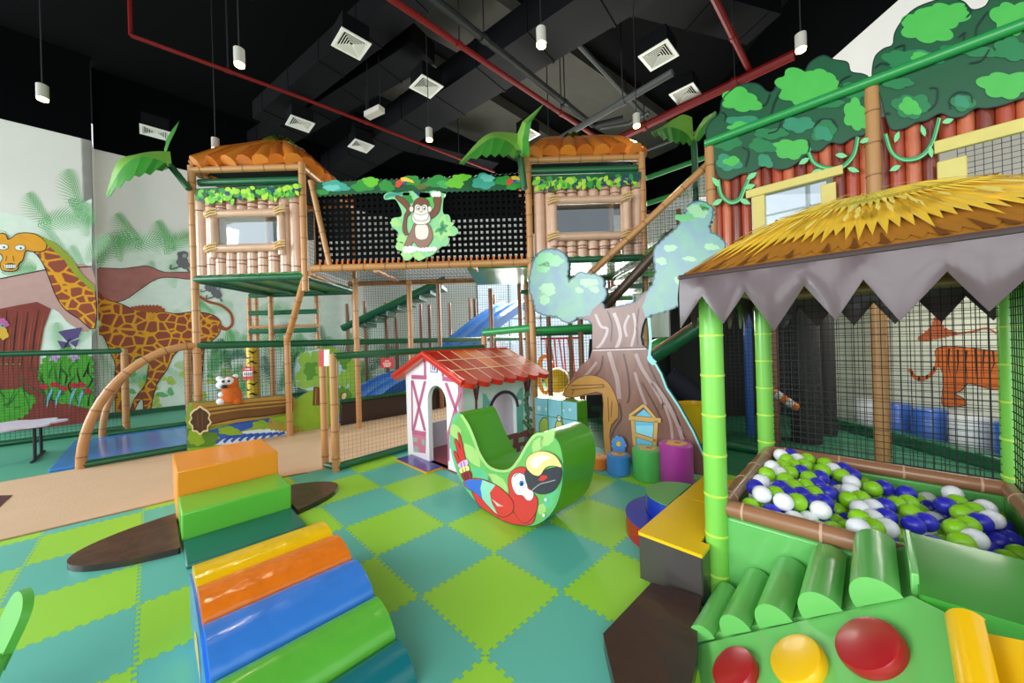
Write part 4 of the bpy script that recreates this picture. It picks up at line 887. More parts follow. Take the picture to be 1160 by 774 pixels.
# net and lower tubes under the painted front
p = oa(805, 300, AF); q = oa(1235, 300, AF); net('net', Vector((p.x, p.y, .05)), -E2, ZA, (q-p).dot(-E2), 2.2, t, .05, .0045)
b = MB(); fence_rail(b, Vector((p.x, p.y, 2.24)), Vector((q.x, q.y, 2.24)), .06); b.build('tube', t); b = MB(); fence_rail(b, Vector((p.x, p.y, .06)), Vector((q.x, q.y, .06)), .06); b.build('tube', t)
b = MB(); b.prism([Vector((x, y, 2.26)) for x, y in ((2.85, 4.9), (4.75, 2.98), (5.68, 2.05), (5.68, 8.0), (2.85, 8.0))], ZA*.06, gtube); b.build('deck', t, smooth=False)
b = MB(); b.prism([Vector((x, y, 4.02)) for x, y in ((2.92, 4.9), (4.75, 3.06), (5.68, 2.15), (5.68, 6.5), (2.92, 6.5))], ZA*.06, gtube); b.build('shade_cover', t, smooth=False)  # unseen cover added to shade the upper level behind the windows
l = bpy.data.lights.new('deck_fill', 'AREA'); l.shape = 'RECTANGLE'; l.size = .5; l.size_y = 2.0; l.energy = 26; l.color = (1, .95, .86)  # fill light added to brighten the floor and tiger wall under the deck
lo = bpy.data.objects.new('deck_fill', l); COL.objects.link(lo); lo.location = (4.7, 4.4, 2.2)
# added dark panel for interior shade behind the tree, foliage print at its doorway
bd = Board('y', 6.9); dkp = printm('interior_shade', '#0e1a14', rough=.6, var=.4, vscale=9); dk2 = printm('jungle_night_green', '#1d4a28', rough=.6); dk3 = printm('jungle_night_red', '#6e2a1c', rough=.6)
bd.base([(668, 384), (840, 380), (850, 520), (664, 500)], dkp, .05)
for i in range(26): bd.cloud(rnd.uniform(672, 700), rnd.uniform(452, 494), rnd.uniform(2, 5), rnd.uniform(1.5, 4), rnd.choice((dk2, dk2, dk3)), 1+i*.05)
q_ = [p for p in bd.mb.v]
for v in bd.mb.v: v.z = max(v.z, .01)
tag(bd.mb.build('shade_backdrop', loc=bd.P(740, 490)), 'dark panel added for the shade behind the cut-out tree, with jungle print at its doorway', 'backdrop')
b = MB(); b.box(2.95, 5.6, 6.7, 6.76, 0, 2.2, M('shade_screen_dark', '#1a1c1b', .8)); tag(b.build('shade_screen', loc=(4.2, 6.7, 0), smooth=False), 'dark screen added to stand for the deep shade behind the ball pit nets', 'shade_screen')  # added dark sheet, stands for the shade deep behind the pit
# inside the right-hand part: posts, curb, foam columns
for p in (oy(1000, 430, 4.35), oy(877, 430, 5.0)):
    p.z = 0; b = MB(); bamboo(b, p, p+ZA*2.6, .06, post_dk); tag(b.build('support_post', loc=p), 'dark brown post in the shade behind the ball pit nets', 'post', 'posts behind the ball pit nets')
b = MB(); b.box(5.0, 5.2, 2.2, 8.5, 0, .16, gtube); tag(b.build('padded_curb', loc=(5.1, 5, 0), bevel=.03), 'long dark green padded curb along the foot of the tiger wall', 'curb')
fb_m = vinyl('foam_blue', '#2f62b8', rough=.35); fw = vinyl('foam_white', '#c9cfcf', rough=.4)
for i in range(7):
    y = 3.1+i*.42; b = MB(); b.lathe((5.5, y, 0), [(.15, 0), (.17, .02), (.17, .43), (.15, .46)], fb_m if i % 3 else fw, 20)
    tag(b.build('foam_column', loc=(5.5, y, 0)), ('blue' if i % 3 else 'whitish')+' upright foam column in the row under the tiger painting', 'foam column', ('blue' if i % 3 else 'whitish')+' foam columns under the tiger')
# padded dark columns and a toddler slide in the shade left of the tiger
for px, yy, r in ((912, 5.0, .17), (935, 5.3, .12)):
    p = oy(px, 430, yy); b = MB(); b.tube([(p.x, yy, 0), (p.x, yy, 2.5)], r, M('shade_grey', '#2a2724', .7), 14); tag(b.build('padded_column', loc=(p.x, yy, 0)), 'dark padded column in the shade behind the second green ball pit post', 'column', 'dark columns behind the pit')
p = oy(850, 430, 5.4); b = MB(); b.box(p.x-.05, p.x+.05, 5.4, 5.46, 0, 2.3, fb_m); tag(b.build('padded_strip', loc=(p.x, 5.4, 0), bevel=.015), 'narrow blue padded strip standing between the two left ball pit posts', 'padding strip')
p = oy(881, 430, 4.9); og = vinyl('foam_orange', '#e0701c'); b = MB()
for k in range(5): 
    q = oy(870+k*6.5, 440+k*4.4, 4.6); b.tube([q, oy(876.5+k*6.5, 444.4+k*4.4, 4.6)], .05, og if k % 2 == 0 else fw, 10)
tag(b.build('foam_bar', loc=oy(870, 440, 4.6)), 'sloping orange and white foam bar behind the second green ball pit post', 'foam bar')
ch_m = M('fabric_navy', '#14182a', .8, var=.6, vscale=30); p = oy(765, 432, 5.6); b = MB(); b.tube([oy(757, 425, 5.9), oy(775, 440, 5.8), oy(800, 462, 5.6)], [.16, .2, .14], ch_m, 12)
tag(b.build('fabric_roll', loc=p), 'dark patterned fabric roll lying in the net right of the cut-out tree', 'fabric roll')
p = oy(787, 478, 5.2); b = MB(); b.lathe((p.x, p.y, 0), [(.16, 0), (.19, .02), (.24, .52), (.25, .55), (.22, .55), (.18, .1)], yb, 22); tag(b.build('yellow_tub', loc=(p.x, p.y, 0)), 'yellow plastic tub standing behind the net right of the cut-out tree', 'tub')
p = oy(752, 392, 5.9); b = MB(); b.ball(p, .2, vinyl('ball_green', '#58c060'), 18, 10, (1.2, 1, .7)); tag(b.build('padded_ball', loc=(p.x, p.y, p.z-.2)), 'pale green padded ball on the net right of the cut-out tree trunk', 'ball')

# ---------------------------------------------------------------- palm leaves fixed to the structure
pl_m = vinyl('palm_green', '#3f8f34', rough=.4, var=.2); pl_l = vinyl('palm_light', '#7fb848', rough=.4, var=.15); stem_g = vinyl('palm_stem', '#1f5a38', rough=.4)
def sheet(b, rib, edge, m, jag=True):
    n = len(rib); vs = list(rib)+list(edge); b.add(vs, [(i, i+1, n+i+1, n+i) for i in range(n-1)], m)
    b.add([v+ZA*.012+Vector((0, .012, 0)) for v in vs], [(n+i, n+i+1, i+1, i) for i in range(n-1)], m)
def palm(label, stem, sr_, rib, up, dn, y, dy, second=None):
    t = thing('palm_leaf', label, 'palm leaf', oy(*stem[0], y)); b = MB(); b.tube([oy(*p, y) for p in stem], sr_, stem_g, 10); b.build('stem', t)
    b = MB(); R_ = [oy(*p, y) for p in cr_open(rib, 3)]
    sheet(b, R_, [oy(*p, y+dy) for p in cr_open(up, 3)], pl_l); sheet(b, R_, [oy(p[0], p[1]+(2.5 if i % 2 else -1.5), y-dy) for i, p in enumerate(cr_open(dn, 3))], pl_m)
    b.build('blade', t, ang=20)
    if second:
        b = MB(); rb, e1_, e2_ = second; sheet(b, [oy(*p, y-.1) for p in rb], [oy(*p, y+.1) for p in e1_], pl_l); sheet(b, [oy(*p, y-.1) for p in rb], [oy(*p, y-.3) for p in e2_], pl_m); b.build('blade', t, ang=20)
palm('green palm leaf arching out left of the left tower', [(214, 214), (203, 200), (193, 188)], .045, [(194, 190), (180, 182), (160, 178), (140, 188), (120, 222)], [(192, 172), (172, 172), (150, 176), (132, 184), (121, 218)], [(188, 190), (170, 196), (152, 200), (136, 210), (120, 224)], 5.5, .28,
     ([(187, 172), (188, 158), (195, 147), (203, 137)], [(186, 170), (190, 154), (198, 144), (203, 137)], [(189, 171), (192, 162), (199, 148), (203, 137)]))
palm('green palm leaf hanging beside the left edge of the right tower', [(594, 214), (591, 190), (588, 172)], .05, [(590, 176), (578, 162), (560, 156), (545, 164), (521, 186)], [(588, 152), (572, 150), (556, 151), (542, 160), (521, 184)], [(586, 178), (570, 176), (556, 176), (540, 178), (520, 187)], 5.3, .28,
     ([(592, 178), (592, 158), (596, 140), (616, 118)], [(584, 174), (587, 150), (592, 138), (616, 118)], [(600, 176), (599, 156), (602, 138), (616, 118)]))
palm('green palm leaf on a stem between the right tower and the painted treetops', [(789, 262), (787, 178), (786, 160)], .05, [(786, 162), (776, 150), (760, 144), (748, 148), (738, 151)], [(784, 133), (774, 130), (762, 136), (750, 144), (738, 150)], [(784, 164), (774, 162), (762, 160), (752, 157), (738, 152)], 6.2, .3,
     ([(788, 160), (793, 148), (801, 138), (811, 127)], [(786, 156), (790, 146), (798, 134), (811, 126)], [(792, 160), (800, 150), (808, 140), (812, 128)]))
# ================================================================ THINGS ON THE FLOOR
def plane_pt(px, py, n, p0): return hit(px, py, n, Vector(p0).dot(n))
# ---------------------------------------------------------------- ball pit hut
rail_m = vinyl('rail_brown', '#9a6c4c', rough=.3, bump=.03); tie_w = M('rail_tie', '#c9a184', .5)
pad_m = vinyl('pad_green', '#68bb60', rough=.28, bump=.15, bscale=3); pad_d = vinyl('pad_green_deep', '#3f9a34', rough=.3, bump=.12, bscale=3)
PA0, PA1, PB0, PB1 = 2.36, 3.80, -.62, .68
t = PIT = thing('ball_pit', 'green padded ball pit under a thatched roof with brown rails and lime posts', 'ball pit', W(PA0, PB1), R45)
for a, b_ in ((PA0, PB1), (PA1, PB1), (PA1, PB0), (PA0, PB0)):
    b = MB(); b.tube([W(a, b_), W(a, b_, 1.875)], .062, lime, 16); b.rings(W(a, b_), W(a, b_, 1.86), .065, limering, .235, .012, 16, .1); b.build('post', t)
RZ = .50
for p, q in ((W(PA0+.02, PB1-.03), W(PA0+.02, PB0)), (W(PA1-.03, PB1-.03), W(PA1-.03, PB0)), (W(PA0+.05, PB1-.03), W(PA1-.03, PB1-.03)), (W(PA0+.05, PB0+.03), W(PA1, PB0+.03))):
    b = MB(); b.tube([p+ZA*RZ, q+ZA*RZ], .048, rail_m, 16); b.rings(p+ZA*RZ, q+ZA*RZ, .0505, tie_w, .34, .012, 16, .10); b.build('rail', t)
for a0, a1, b0, b1 in ((PA0-.01, PA0+.05, PB0+.05, PB1-.05), (PA1-.05, PA1+.01, PB0+.05, PB1-.05), (PA0+.06, PA1-.06, PB1-.06, PB1-.0), (PA0+.06, PA1-.06, PB0, PB0+.06)):
    b = MB(); b.boxab(a0, a1, b0, b1, .0, RZ-.045, pad_m); b.build('pad_panel', t, bevel=.012)
b = MB(); b.boxab(PA0+.06, PA1-.06, PB0+.07, PB1-.07, .0, .26, pad_d); b.build('pit_floor', t, smooth=False)
net('net', W(PA1-.02, PB1-.05, RZ+.05), -E2, ZA, PB1-PB0-.1, 1.28, t, .048, .0045); net('net', W(PA0+.06, PB0+.02, RZ+.05), E1, ZA, PA1-PA0-.1, 1.28, t, .048, .0045)
for p, q in ((W(PA1, PB1), W(PA1, PB0)), (W(PA0, PB1), W(PA1, PB1)), (W(PA0, PB0), W(PA1, PB0)), (W(PA0, PB1), W(PA0, PB0))):
    b = MB(); b.tube([p+ZA*1.83, q+ZA*1.83], .04, rail_m, 10); b.build('top_rail', t)
# thatched roof
can_m = vinyl('canopy_brown', '#4c383c', rough=.3, bump=.2, bscale=1.6, coat=.35); th_b = vinyl('thatch_brown', '#a8702a', rough=.25, var=.15, coat=.4); th_d = vinyl('thatch_dark', '#6e4420', rough=.3); th_y2 = vinyl('thatch_gold', '#f2d050', rough=.25, var=.12, coat=.4); th_y = vinyl('thatch_yellow', '#e8bc3c', rough=.25, var=.12, coat=.4); th_l = vinyl('thatch_straw', '#f0d970', rough=.3, coat=.3); th_o = vinyl('thatch_ochre', '#b8902a', rough=.3, coat=.3)
EA0, EA1, EB0, EB1, EZ = 2.16, 3.98, -.80, .78, 1.86; AP = W(3.06, 0, 2.34)
cs = [W(EA0, EB1, EZ), W(EA0, EB0, EZ), W(EA1, EB0, EZ), W(EA1, EB1, EZ)]
b = MB(); ly = MB()
def rp(p, q, u, t_, off):
    e = p.lerp(q, u); r = AP.lerp(e, t_); n = (q-p).cross(AP-p).normalized(); n = n if n.z > 0 else -n
    ap = max(0, .07-t_)*.5
    return r + ZA*(.05*math.sin(PI*min(1, t_))-ap) + n*off
for k in range(4):
    p, q = cs[k], cs[(k+1) % 4]; NU, NT = 16, 10
    vs = [rp(p, q, i/NU, j/NT, 0) for j in range(NT+1) for i in range(NU+1)]
    b.add(vs, [(j*(NU+1)+i, (j+1)*(NU+1)+i, (j+1)*(NU+1)+i+1, j*(NU+1)+i+1) for j in range(NT) for i in range(NU)], th_b)
    def strip(t0, fn, m, off, N=66):
        v = []
        for i in range(N+1):
            u = i/N; t1 = fn(u, i); v += [rp(p, q, u, t0, off), rp(p, q, u, (t0+t1)/2, off), rp(p, q, u, t1, off)]
        ly.add(v, [(3*i+c, 3*i+c+1, 3*i+c+4, 3*i+c+3) for i in range(N) for c in (0, 1)], m)
    rs_ = random.Random(20+k); jag = lambda base, amp: [base+amp*(1 if i % 2 else 0)*rs_.uniform(.5, 1.1)+rs_.uniform(0, .02) for i in range(67)]
    j3, j2, j1 = jag(.93, .05), jag(.76, .15), jag(.48, .16)
    strip(.45, lambda u, i: j3[i], th_b, .004); 
    strip(.40, lambda u, i: j2[i], th_y, .016); strip(.02, lambda u, i: j1[i], th_y2, .026)
    for i in range(64):   # single straws, dark gaps, and the row of dark spikes near the eave
        u = rs_.random(); t0 = rs_.choice((.10, .25, .36, .52, .58, .64)); L = rs_.uniform(.08, .17); m = rs_.choice((th_l, th_l, th_o)); o_ = .033; du = .009
        ly.add([rp(p, q, u-du*.3, t0, o_), rp(p, q, u+du*.3, t0, o_), rp(p, q, u+du, t0+L*.6, o_), rp(p, q, u, t0+L, o_), rp(p, q, u-du, t0+L*.6, o_)], [(0, 1, 2, 3, 4)], m)
    for i in range(14):
        u = (i+.5)/14+rs_.uniform(-.02, .02); t0 = .93; ly.add([rp(p, q, u-.008, t0+.05, .008), rp(p, q, u+.012, t0+.05, .008), rp(p, q, u-.004, t0-.03-.04*rs_.random(), .008)], [(0, 1, 2)], th_d)
    for i in range(12): 
        u = i/12; ly.add([rp(p, q, u, .47, .034), rp(p, q, u+1/12, .47, .034), rp(p, q, u+1/12, .485, .034), rp(p, q, u, .485, .034)], [(0, 1, 2, 3)], th_o)
rf = b.build('roof', t); ly.build('thatch', rf, smooth=False)
b = MB()
def valance(p, q, teeth, b_):
    # teeth: list of (u along p->q, z) for the zigzag; cloth bulges outward a little
    o_ = ((p+q)/2-Vector((AP.x, AP.y, (p+q).z/2))).normalized(); vs = []; n = len(teeth)
    for u, z in teeth: 
        e = p.lerp(q, u); dz = EZ-z
        vs += [e, e-ZA*dz*.4+o_*.014, e-ZA*dz*.8+o_*(.012+.008*math.sin(u*16)), e-ZA*dz+o_*(.008+.010*math.sin(u*16))]
    b_.add(vs, [(4*i+j, 4*i+j+1, 4*i+j+5, 4*i+j+4) for i in range(n-1) for j in range(3)], can_m)
    b_.add([v-o_*.008 for v in vs], [(4*i+j+4, 4*i+j+5, 4*i+j+1, 4*i+j) for i in range(n-1) for j in range(3)], can_m)
def dense(zz):
    out = []
    for (u0, z0), (u1, z1) in zip(zz, zz[1:]):
        for k in range(4): out.append((u0+(u1-u0)*k/4, z0+(z1-z0)*k/4))
    out.append(zz[-1]); return out
fb_ = [(.787, 1.563), (.659, 1.735), (.559, 1.576), (.458, 1.735), (.341, 1.529), (.221, 1.735), (.114, 1.567), (.023, 1.735), (-.079, 1.551), (-.207, 1.735), (-.303, 1.573), (-.42, 1.735), (-.53, 1.55), (-.65, 1.735), (-.80, 1.56)]
fz = [((EB1-x)/(EB1-EB0) if i else 0, z) for i, (x, z) in enumerate(fb_)]; valance(cs[0], cs[1], dense(fz), b)
for k in (1, 2, 3): valance(cs[k], cs[(k+1) % 4], dense([(i/14, 1.56 if i % 2 == 0 else 1.735) for i in range(15)]), b)
for k in range(4): b.tube([cs[k]-ZA*.005, cs[(k+1) % 4]-ZA*.005], .014, can_m, 8)
b.build('valance', t)

# ---------------------------------------------------------------- balls
gb = vinyl('ball_lime', '#8fd01e', rough=.35, bump=0, coat=.1); bb = vinyl('ball_blue', '#2f2fc0', rough=.35, bump=0, coat=.1); wb_ = vinyl('ball_white', '#eef0f4', rough=.35, bump=0, coat=.1)
protos = {}
rb = random.Random(11); BR_ = .049; cnt = 0
def put_ball(c):
    global cnt
    kind = rb.choices(('lime green', 'deep blue', 'white'), (.48, .27, .25))[0]; m = {'lime green': gb, 'deep blue': bb, 'white': wb_}[kind]
    if kind not in protos:
        b = MB(); b.ball(c, BR_, m, 20, 12); o = b.build('pit_ball', loc=c); protos[kind] = o
        tag(o, kind+' plastic ball among the balls lying in the ball pit', 'ball', kind+' balls in the ball pit')
    else:
        o = protos[kind].copy(); COL.objects.link(o); o.matrix_world = Matrix.Translation(c)
    cnt += 1
sp = .102; row = 0; a = PA0+.125; low = []
def surf(a, b_): return .445 + .10*max(0, min(1, (b_+.15)/.7)) + .03*max(0, min(1, (2.75-a)/.3))
while a < PA1-.12:
    b_ = PB0+.13+(sp/2 if row % 2 else 0)
    while b_ < PB1-.12:
        low.append((a, b_)); b_ += sp
    a += sp*.866; row += 1
for a, b_ in low: put_ball(W(a, b_, surf(a, b_)-.06+rb.uniform(-.012, .006)))
for a, b_ in low:
    if a+.052 < PA1-.13 and b_+.045 < PB1-.12 and rb.random() < .5 + .3*(b_ > .15):
        c = W(a+sp*.29, b_+sp*.5, surf(a, b_)+.022)
        if all((c-o.location).length > .099 for o in put2) if (put2 := [x for x in COL.objects if x.name.startswith('pit_ball') and x.matrix_world.translation.z > surf(a, b_)-.0]) else True: put_ball(c)

# ---------------------------------------------------------------- green climbing wedge in front of the pit
cl = vinyl('climber_green', '#6ec062', rough=.27, bump=.14, bscale=3.5); cr_m = vinyl('disc_red', '#a81420', rough=.3, bump=.03, coat=.3); cy_m = vinyl('disc_yellow', '#f0bc10', rough=.3, bump=.03, coat=.3); tealp = vinyl('foam_teal', '#0e6a5e', rough=.35)
t = thing('foam_climber', 'bright green foam climbing wedge with half-round rolls and coloured discs, lower right', 'climbing block', W(2.1, .3), R45)
p0 = W(1.93, .66, .02); u = (W(1.93, -.08, .6)-p0).normalized(); ww = -E1*math.cos(math.radians(20))-ZA*math.sin(math.radians(20)); nf = u.cross(ww).normalized(); nf = nf if nf.z > 0 else -nf
Q = lambda x, y, o_=0: plane_pt(x, y, nf, p0)+nf*o_
b = MB(); b.prism([Q(781, 733), Q(1033, 675), Q(1077, 697), Q(1083, 774), Q(1092, 900), Q(930, 868), Q(786, 772)], -nf*.07, cl); b.build('front_panel', t, bevel=.012)
b = MB(); b.prism([W(1.90, .67, .0), W(1.90, -.08, .565), W(1.90, -.60, .52), W(1.90, -.60, 0)], E1*.42, cl); b.build('ramp_body', t, bevel=.008)
rd = (W(0, -.08, .58)-W(0, .68, 0)).normalized(); rn = (E1.cross(rd)).normalized(); rn = rn if rn.z > 0 else -rn
for k, (bc, R_) in enumerate(((.605, .062), (.462, .070), (.315, .074), (.160, .076), (.000, .078))):
    zc = -.017+.796*(.672-bc)-.014; c = W(1.862, bc, zc+.012); b = MB(); n = 14
    pr = [c+rd*R_*math.cos(PI*i/n)+rn*(R_*1.12*math.sin(PI*i/n)+.005) for i in range(n+1)]
    b.prism(pr, E1*(.43 if k == 0 else .465), cl); b.build('half_roll', t, bevel=.01)
b = MB(); b.boxab(1.92, 2.33, -.100, -.078, .30, .64, cl); b.build('edge_strip', t, bevel=.006)
for px, py, r, m in ((836, 764, .098, cr_m), (908, 754, .100, cy_m), (990, 738, .104, cr_m)):
    c = Q(px, py); b = MB(); b.lathe(c, [(r*.98, 0), (r, .01), (r, .022), (r*.95, .034), (r*.8, .038)], m, 36, nf); b.build('disc', t)
b = MB(); b.prism([W(1.86, -.095, .60), W(2.33, -.100, .63), W(2.33, -.80, .62), W(1.86, -.80, .62)], -ZA*.10, pad_d); b.build('top_slab', t, bevel=.015)
ys = Q(1096, 706); b = MB(); n = 12; yu = u
b.prism([ys+yu*.045*math.cos(PI*i/n)+nf*(.05*math.sin(PI*i/n)+.0) for i in range(n+1)], ww*.5, cy_m); b.build('edge_roll', t, bevel=.008)
yq = lambda x, y: plane_pt(x, y, nf, p0-nf*.03); b = MB(); b.prism([yq(1110, 716), yq(1160, 726), yq(1240, 742), yq(1260, 860), yq(1118, 860)], -nf*.05, cy_m); b.build('side_panel', t, bevel=.008)
# dark pad on the floor and the yellow topped bench
dkb = vinyl('vinyl_dark_brown', '#3a2420', rough=.3, bump=.5, bscale=4, coat=.3, var=.15); dkg = vinyl('vinyl_grey_brown', '#46403e', rough=.35, bump=.3, bscale=4); yel = vinyl('vinyl_yellow', '#f5c400', rough=.3, bump=.1)
b = MB(); b.prism([oz(738, 660, .07), oz(683, 718, .07), oz(702, 800, .07), oz(790, 900, .07), W(1.25, .50, .07), W(1.75, .60, .07), W(1.93, .66, .07), W(2.13, .70, .07)], -ZA*.07, dkb); tag(b.build('floor_pad', loc=W(1.7, .85), rz=R45, bevel=.015), 'wrinkled dark brown vinyl pad on the mats in front of the yellow topped bench', 'pad')
t = thing('foam_bench', 'long foam bench with yellow top and dark brown sides left of the ball pit', 'bench', W(2.8, .9), R45)
b = MB(); b.prism([W(2.15, .70, 0), W(2.285, .70, 0), W(2.285, .75, 0), W(3.42, .75, 0), W(3.42, 1.072, 0), W(2.15, 1.072, 0)], ZA*.272, dkg); b.build('body', t, bevel=.01)
b = MB(); b.prism([W(2.148, .698, .272), W(2.287, .698, .272), W(2.287, .75, .272), W(2.84, .75, .272), W(2.84, 1.074, .272), W(2.148, 1.074, .272)], ZA*.02, yel); b.build('cushion', t, bevel=.006)
b = MB(); b.boxab(2.845, 3.42, .75, 1.074, .272, .292, yel); b.build('cushion', t, bevel=.006)
# half-round steps beside the bench
def half(label, ca, r, z1, side, top):
    t = thing('round_step', label, 'step', W(ca, 1.08), R45); n = 24
    b = MB(); pr = [W(ca+r*math.cos(PI*i/n), 1.08+r*math.sin(PI*i/n)) for i in range(n+1)]; b.prism([p for p in pr], ZA*(z1-.006), side); b.build('side', t)
    b = MB(); b.prism([p+ZA*(z1-.006) for p in pr], ZA*.006, top); b.build('top', t)
bl_s = vinyl('foam_royal_blue', '#1c34b0', rough=.35); gr_t = vinyl('foam_leaf_green', '#5aa648', rough=.4); rd_s = vinyl('foam_red', '#a81c1e', rough=.35)
# the lower step wraps around the upper one
t = thing('round_step', 'lower half-round foam step, red side and blue top, beside the yellow bench', 'step', W(2.8, 1.3), R45); n = 28
ri, ro = .256, .385; ca = 2.82; inn = [W(2.87+ri*math.cos(PI*i/n), 1.08+ri*math.sin(PI*i/n)) for i in range(n+1)]; out = [W(ca+ro*math.cos(PI*i/n), 1.08+ro*math.sin(PI*i/n)) for i in range(n+1)]
b = MB(); b.prism(out+inn[::-1], ZA*.139, rd_s); b.build('side', t); b = MB(); b.prism([p+ZA*.139 for p in out+inn[::-1]], ZA*.006, bl_s); b.build('top', t)
half('upper half-round foam step, blue side and green top, beside the yellow bench', 2.87, .25, .295, bl_s, gr_t)
# ---------------------------------------------------------------- four stools in front of the tree
for px, py, ztop, r, col, lab, ms in ((677, 534, .135, .125, '#e0781c', 'low orange', 0), (701, 541, .215, .128, '#3a84d0', 'blue', 1), (734, 548, .325, .155, '#4fae52', 'green', 2), (767, 555, .42, .16, '#b0399c', 'tall magenta', 3)):
    f = oz(px, py); d = Vector((f.x, f.y, 0)).normalized(); c = f+d*r; m = vinyl('stool_'+lab.split()[-1], col, rough=.4)
    t = thing('foam_stool', lab+' foam stool with a yellow patch on top, before the cut-out tree', 'stool', c, 0, 'foam stools in front of the tree')
    b = MB(); b.lathe(c, [(r-.012, 0), (r, .012), (r, ztop-.014), (r-.012, ztop)], m, 36); b.build('seat', t)
    b = MB(); st = [(r*.62*math.cos(2*PI*i/40)*(1+.18*math.sin(3*2*PI*i/40+ms)), r*.5*math.sin(2*PI*i/40)*(1+.2*math.cos(2*2*PI*i/40+ms))) for i in range(40)]
    b.prism([c+Vector((x, y, ztop)) for x, y in st], ZA*.003, printm('stool_patch', '#e0b040', rough=.4))
    b.prism([c+Vector((x*.35+.02, y*.35, ztop+.004)) for x, y in st], ZA*.002, printm('stool_patch_dark', '#b8702a', rough=.4)); b.build('print', t, smooth=False)

# ---------------------------------------------------------------- big cut-out tree
TA = 4.05; crown = printm('tree_crown_flat', '#6f9fae', rough=.25, var=.16, vscale=4, coat=.35); crown_l = printm('tree_crown_light', '#86bb8a', rough=.25, coat=.35); crown_d = printm('tree_crown_green', '#4aa85e', rough=.22, coat=.5); bark = mat_grain('tree_bark', '#7a5248', '#8a6458', (2.2, 2.2, .5), .25, 1.); bark_l = printm('bark_light', '#a58a86', rough=.25, coat=.5); bark_d = printm('bark_dark', '#543630', rough=.3); rimc = printm('tree_rim', '#1d5560', rough=.3); rim_l = printm('tree_rim_light', '#8fdcd8', rough=.3); wood = printm('wood_print', '#b8843e', rough=.35, var=.2); wood_d = printm('wood_print_dark', '#6e4a22', rough=.35); sky_p = printm('window_sky', '#6fc0e0', rough=.3)
crown = mat_grain('tree_crown', '#6b8ea4', '#6fa78c', (1.6, 1.6, 1.6), .25, .6)  # bluish tone paints the sky sheen into the leaf colour
t = thing('tree_board', 'big cut-out tree board with pale leafy arms and a brown trunk, right of the house', 'decoration board', oa(740, 522, TA), R45)
V = lambda *q: [(590+x/4.075, 210+y/4.075) for x, y in q]; U = lambda *q: [(590+x/4.3, 380+y/4.3) for x, y in q]
lc = V((330, 640), (310, 620), (260, 608), (230, 632), (200, 628), (165, 603), (110, 598), (70, 580), (60, 535), (40, 482), (44, 412), (62, 345), (90, 308), (130, 295), (180, 302), (208, 330), (218, 372), (212, 420), (220, 450), (248, 425), (270, 402), (300, 408), (350, 416), (378, 432), (380, 468), (393, 490), (390, 515), (371, 540), (385, 570))
rc = V((430, 565), (480, 556), (530, 542), (560, 510), (588, 488), (610, 460), (625, 400), (615, 330), (620, 290), (660, 250), (720, 200), (760, 140), (775, 92), (810, 76), (850, 78), (885, 103), (882, 150), (866, 190), (875, 220), (910, 234), (942, 266), (938, 320), (905, 380), (850, 440), (800, 510), (765, 562), (720, 556), (690, 572), (640, 588), (600, 597), (575, 612))
tr = V((560, 650), (552, 700), (560, 738), (590, 760))+[(741, 410), (749, 424), (755, 440), (768, 459), (785, 489), (800, 523), (803, 540)]
door = [(690, 540), (687, 500), (684, 470), (682, 447), (664, 448), (646, 451), (640, 450), (639, 444), (648, 429), (657, 415), (668, 406), (671, 396), (671, 380)]
bd = Board('a', TA); lcb, rcb = bumpy_open(lc, .9, 7), bumpy_open(rc, .9, 7); full = lcb+rcb+tr+door; zcl = lambda q: [p if p.z > 0 else Vector((p.x, p.y, 0)) for p in q]
def cl_poly(pts, k): return zcl([bd.P(x, y, k) for x, y in pts])
bd.mb.prism(cl_poly(full, 0), E1*.06, bark, rimc)
bd.stroke(lcb, 1.6, rimc, .5); bd.stroke(rcb, 1.6, rimc, .5)
ins = lambda pts, f, c: [(c[0]+(x-c[0])*f, c[1]+(y-c[1])*f) for x, y in pts]
bd.poly(bumpy_open(lc[2:-1], .9, 7)+V((330, 575), (320, 600)), crown, .35); bd.poly(bumpy_open(rc[4:], .9, 7)+V((560, 560)), crown, .35)
for x, y, rx, ry, m, lb in ((130, 345, 56, 36, crown_d, 8), (105, 380, 30, 26, crown_d, 6), (125, 480, 40, 26, crown_l, 7), (110, 530, 26, 20, crown_l, 6), (315, 450, 38, 22, crown_l, 7), (270, 485, 18, 14, crown_l, 6), (340, 480, 22, 16, crown_l, 6), (820, 118, 52, 28, crown_l, 8), (755, 150, 40, 20, crown_d, 7), (690, 290, 34, 14, crown_l, 6), (650, 350, 26, 16, crown_l, 6), (780, 340, 30, 12, crown_l, 6), (880, 285, 32, 16, crown_l, 7), (735, 440, 26, 22, crown_l, 6), (850, 100, 24, 16, crown_d, 6)): bd.cloud(590+x/4.075, 210+y/4.075, rx/4.075, ry/4.075, m, .6, lb, x)
for q, wd, m in ((((345, 595), (370, 650), (400, 665), (380, 720), (350, 755)), 3, bark_l), (((430, 590), (450, 640), (460, 700), (440, 755)), 4, bark_l), (((500, 600), (480, 650), (490, 700)), 3, bark_l), (((520, 590), (530, 660), (510, 745)), 3, bark_l), (((400, 580), (420, 640), (415, 720)), 1.6, bark_d), (((545, 570), (535, 650), (540, 740)), 1.6, bark_d)): bd.stroke(cr_open(V(*q)), wd, m, .7)
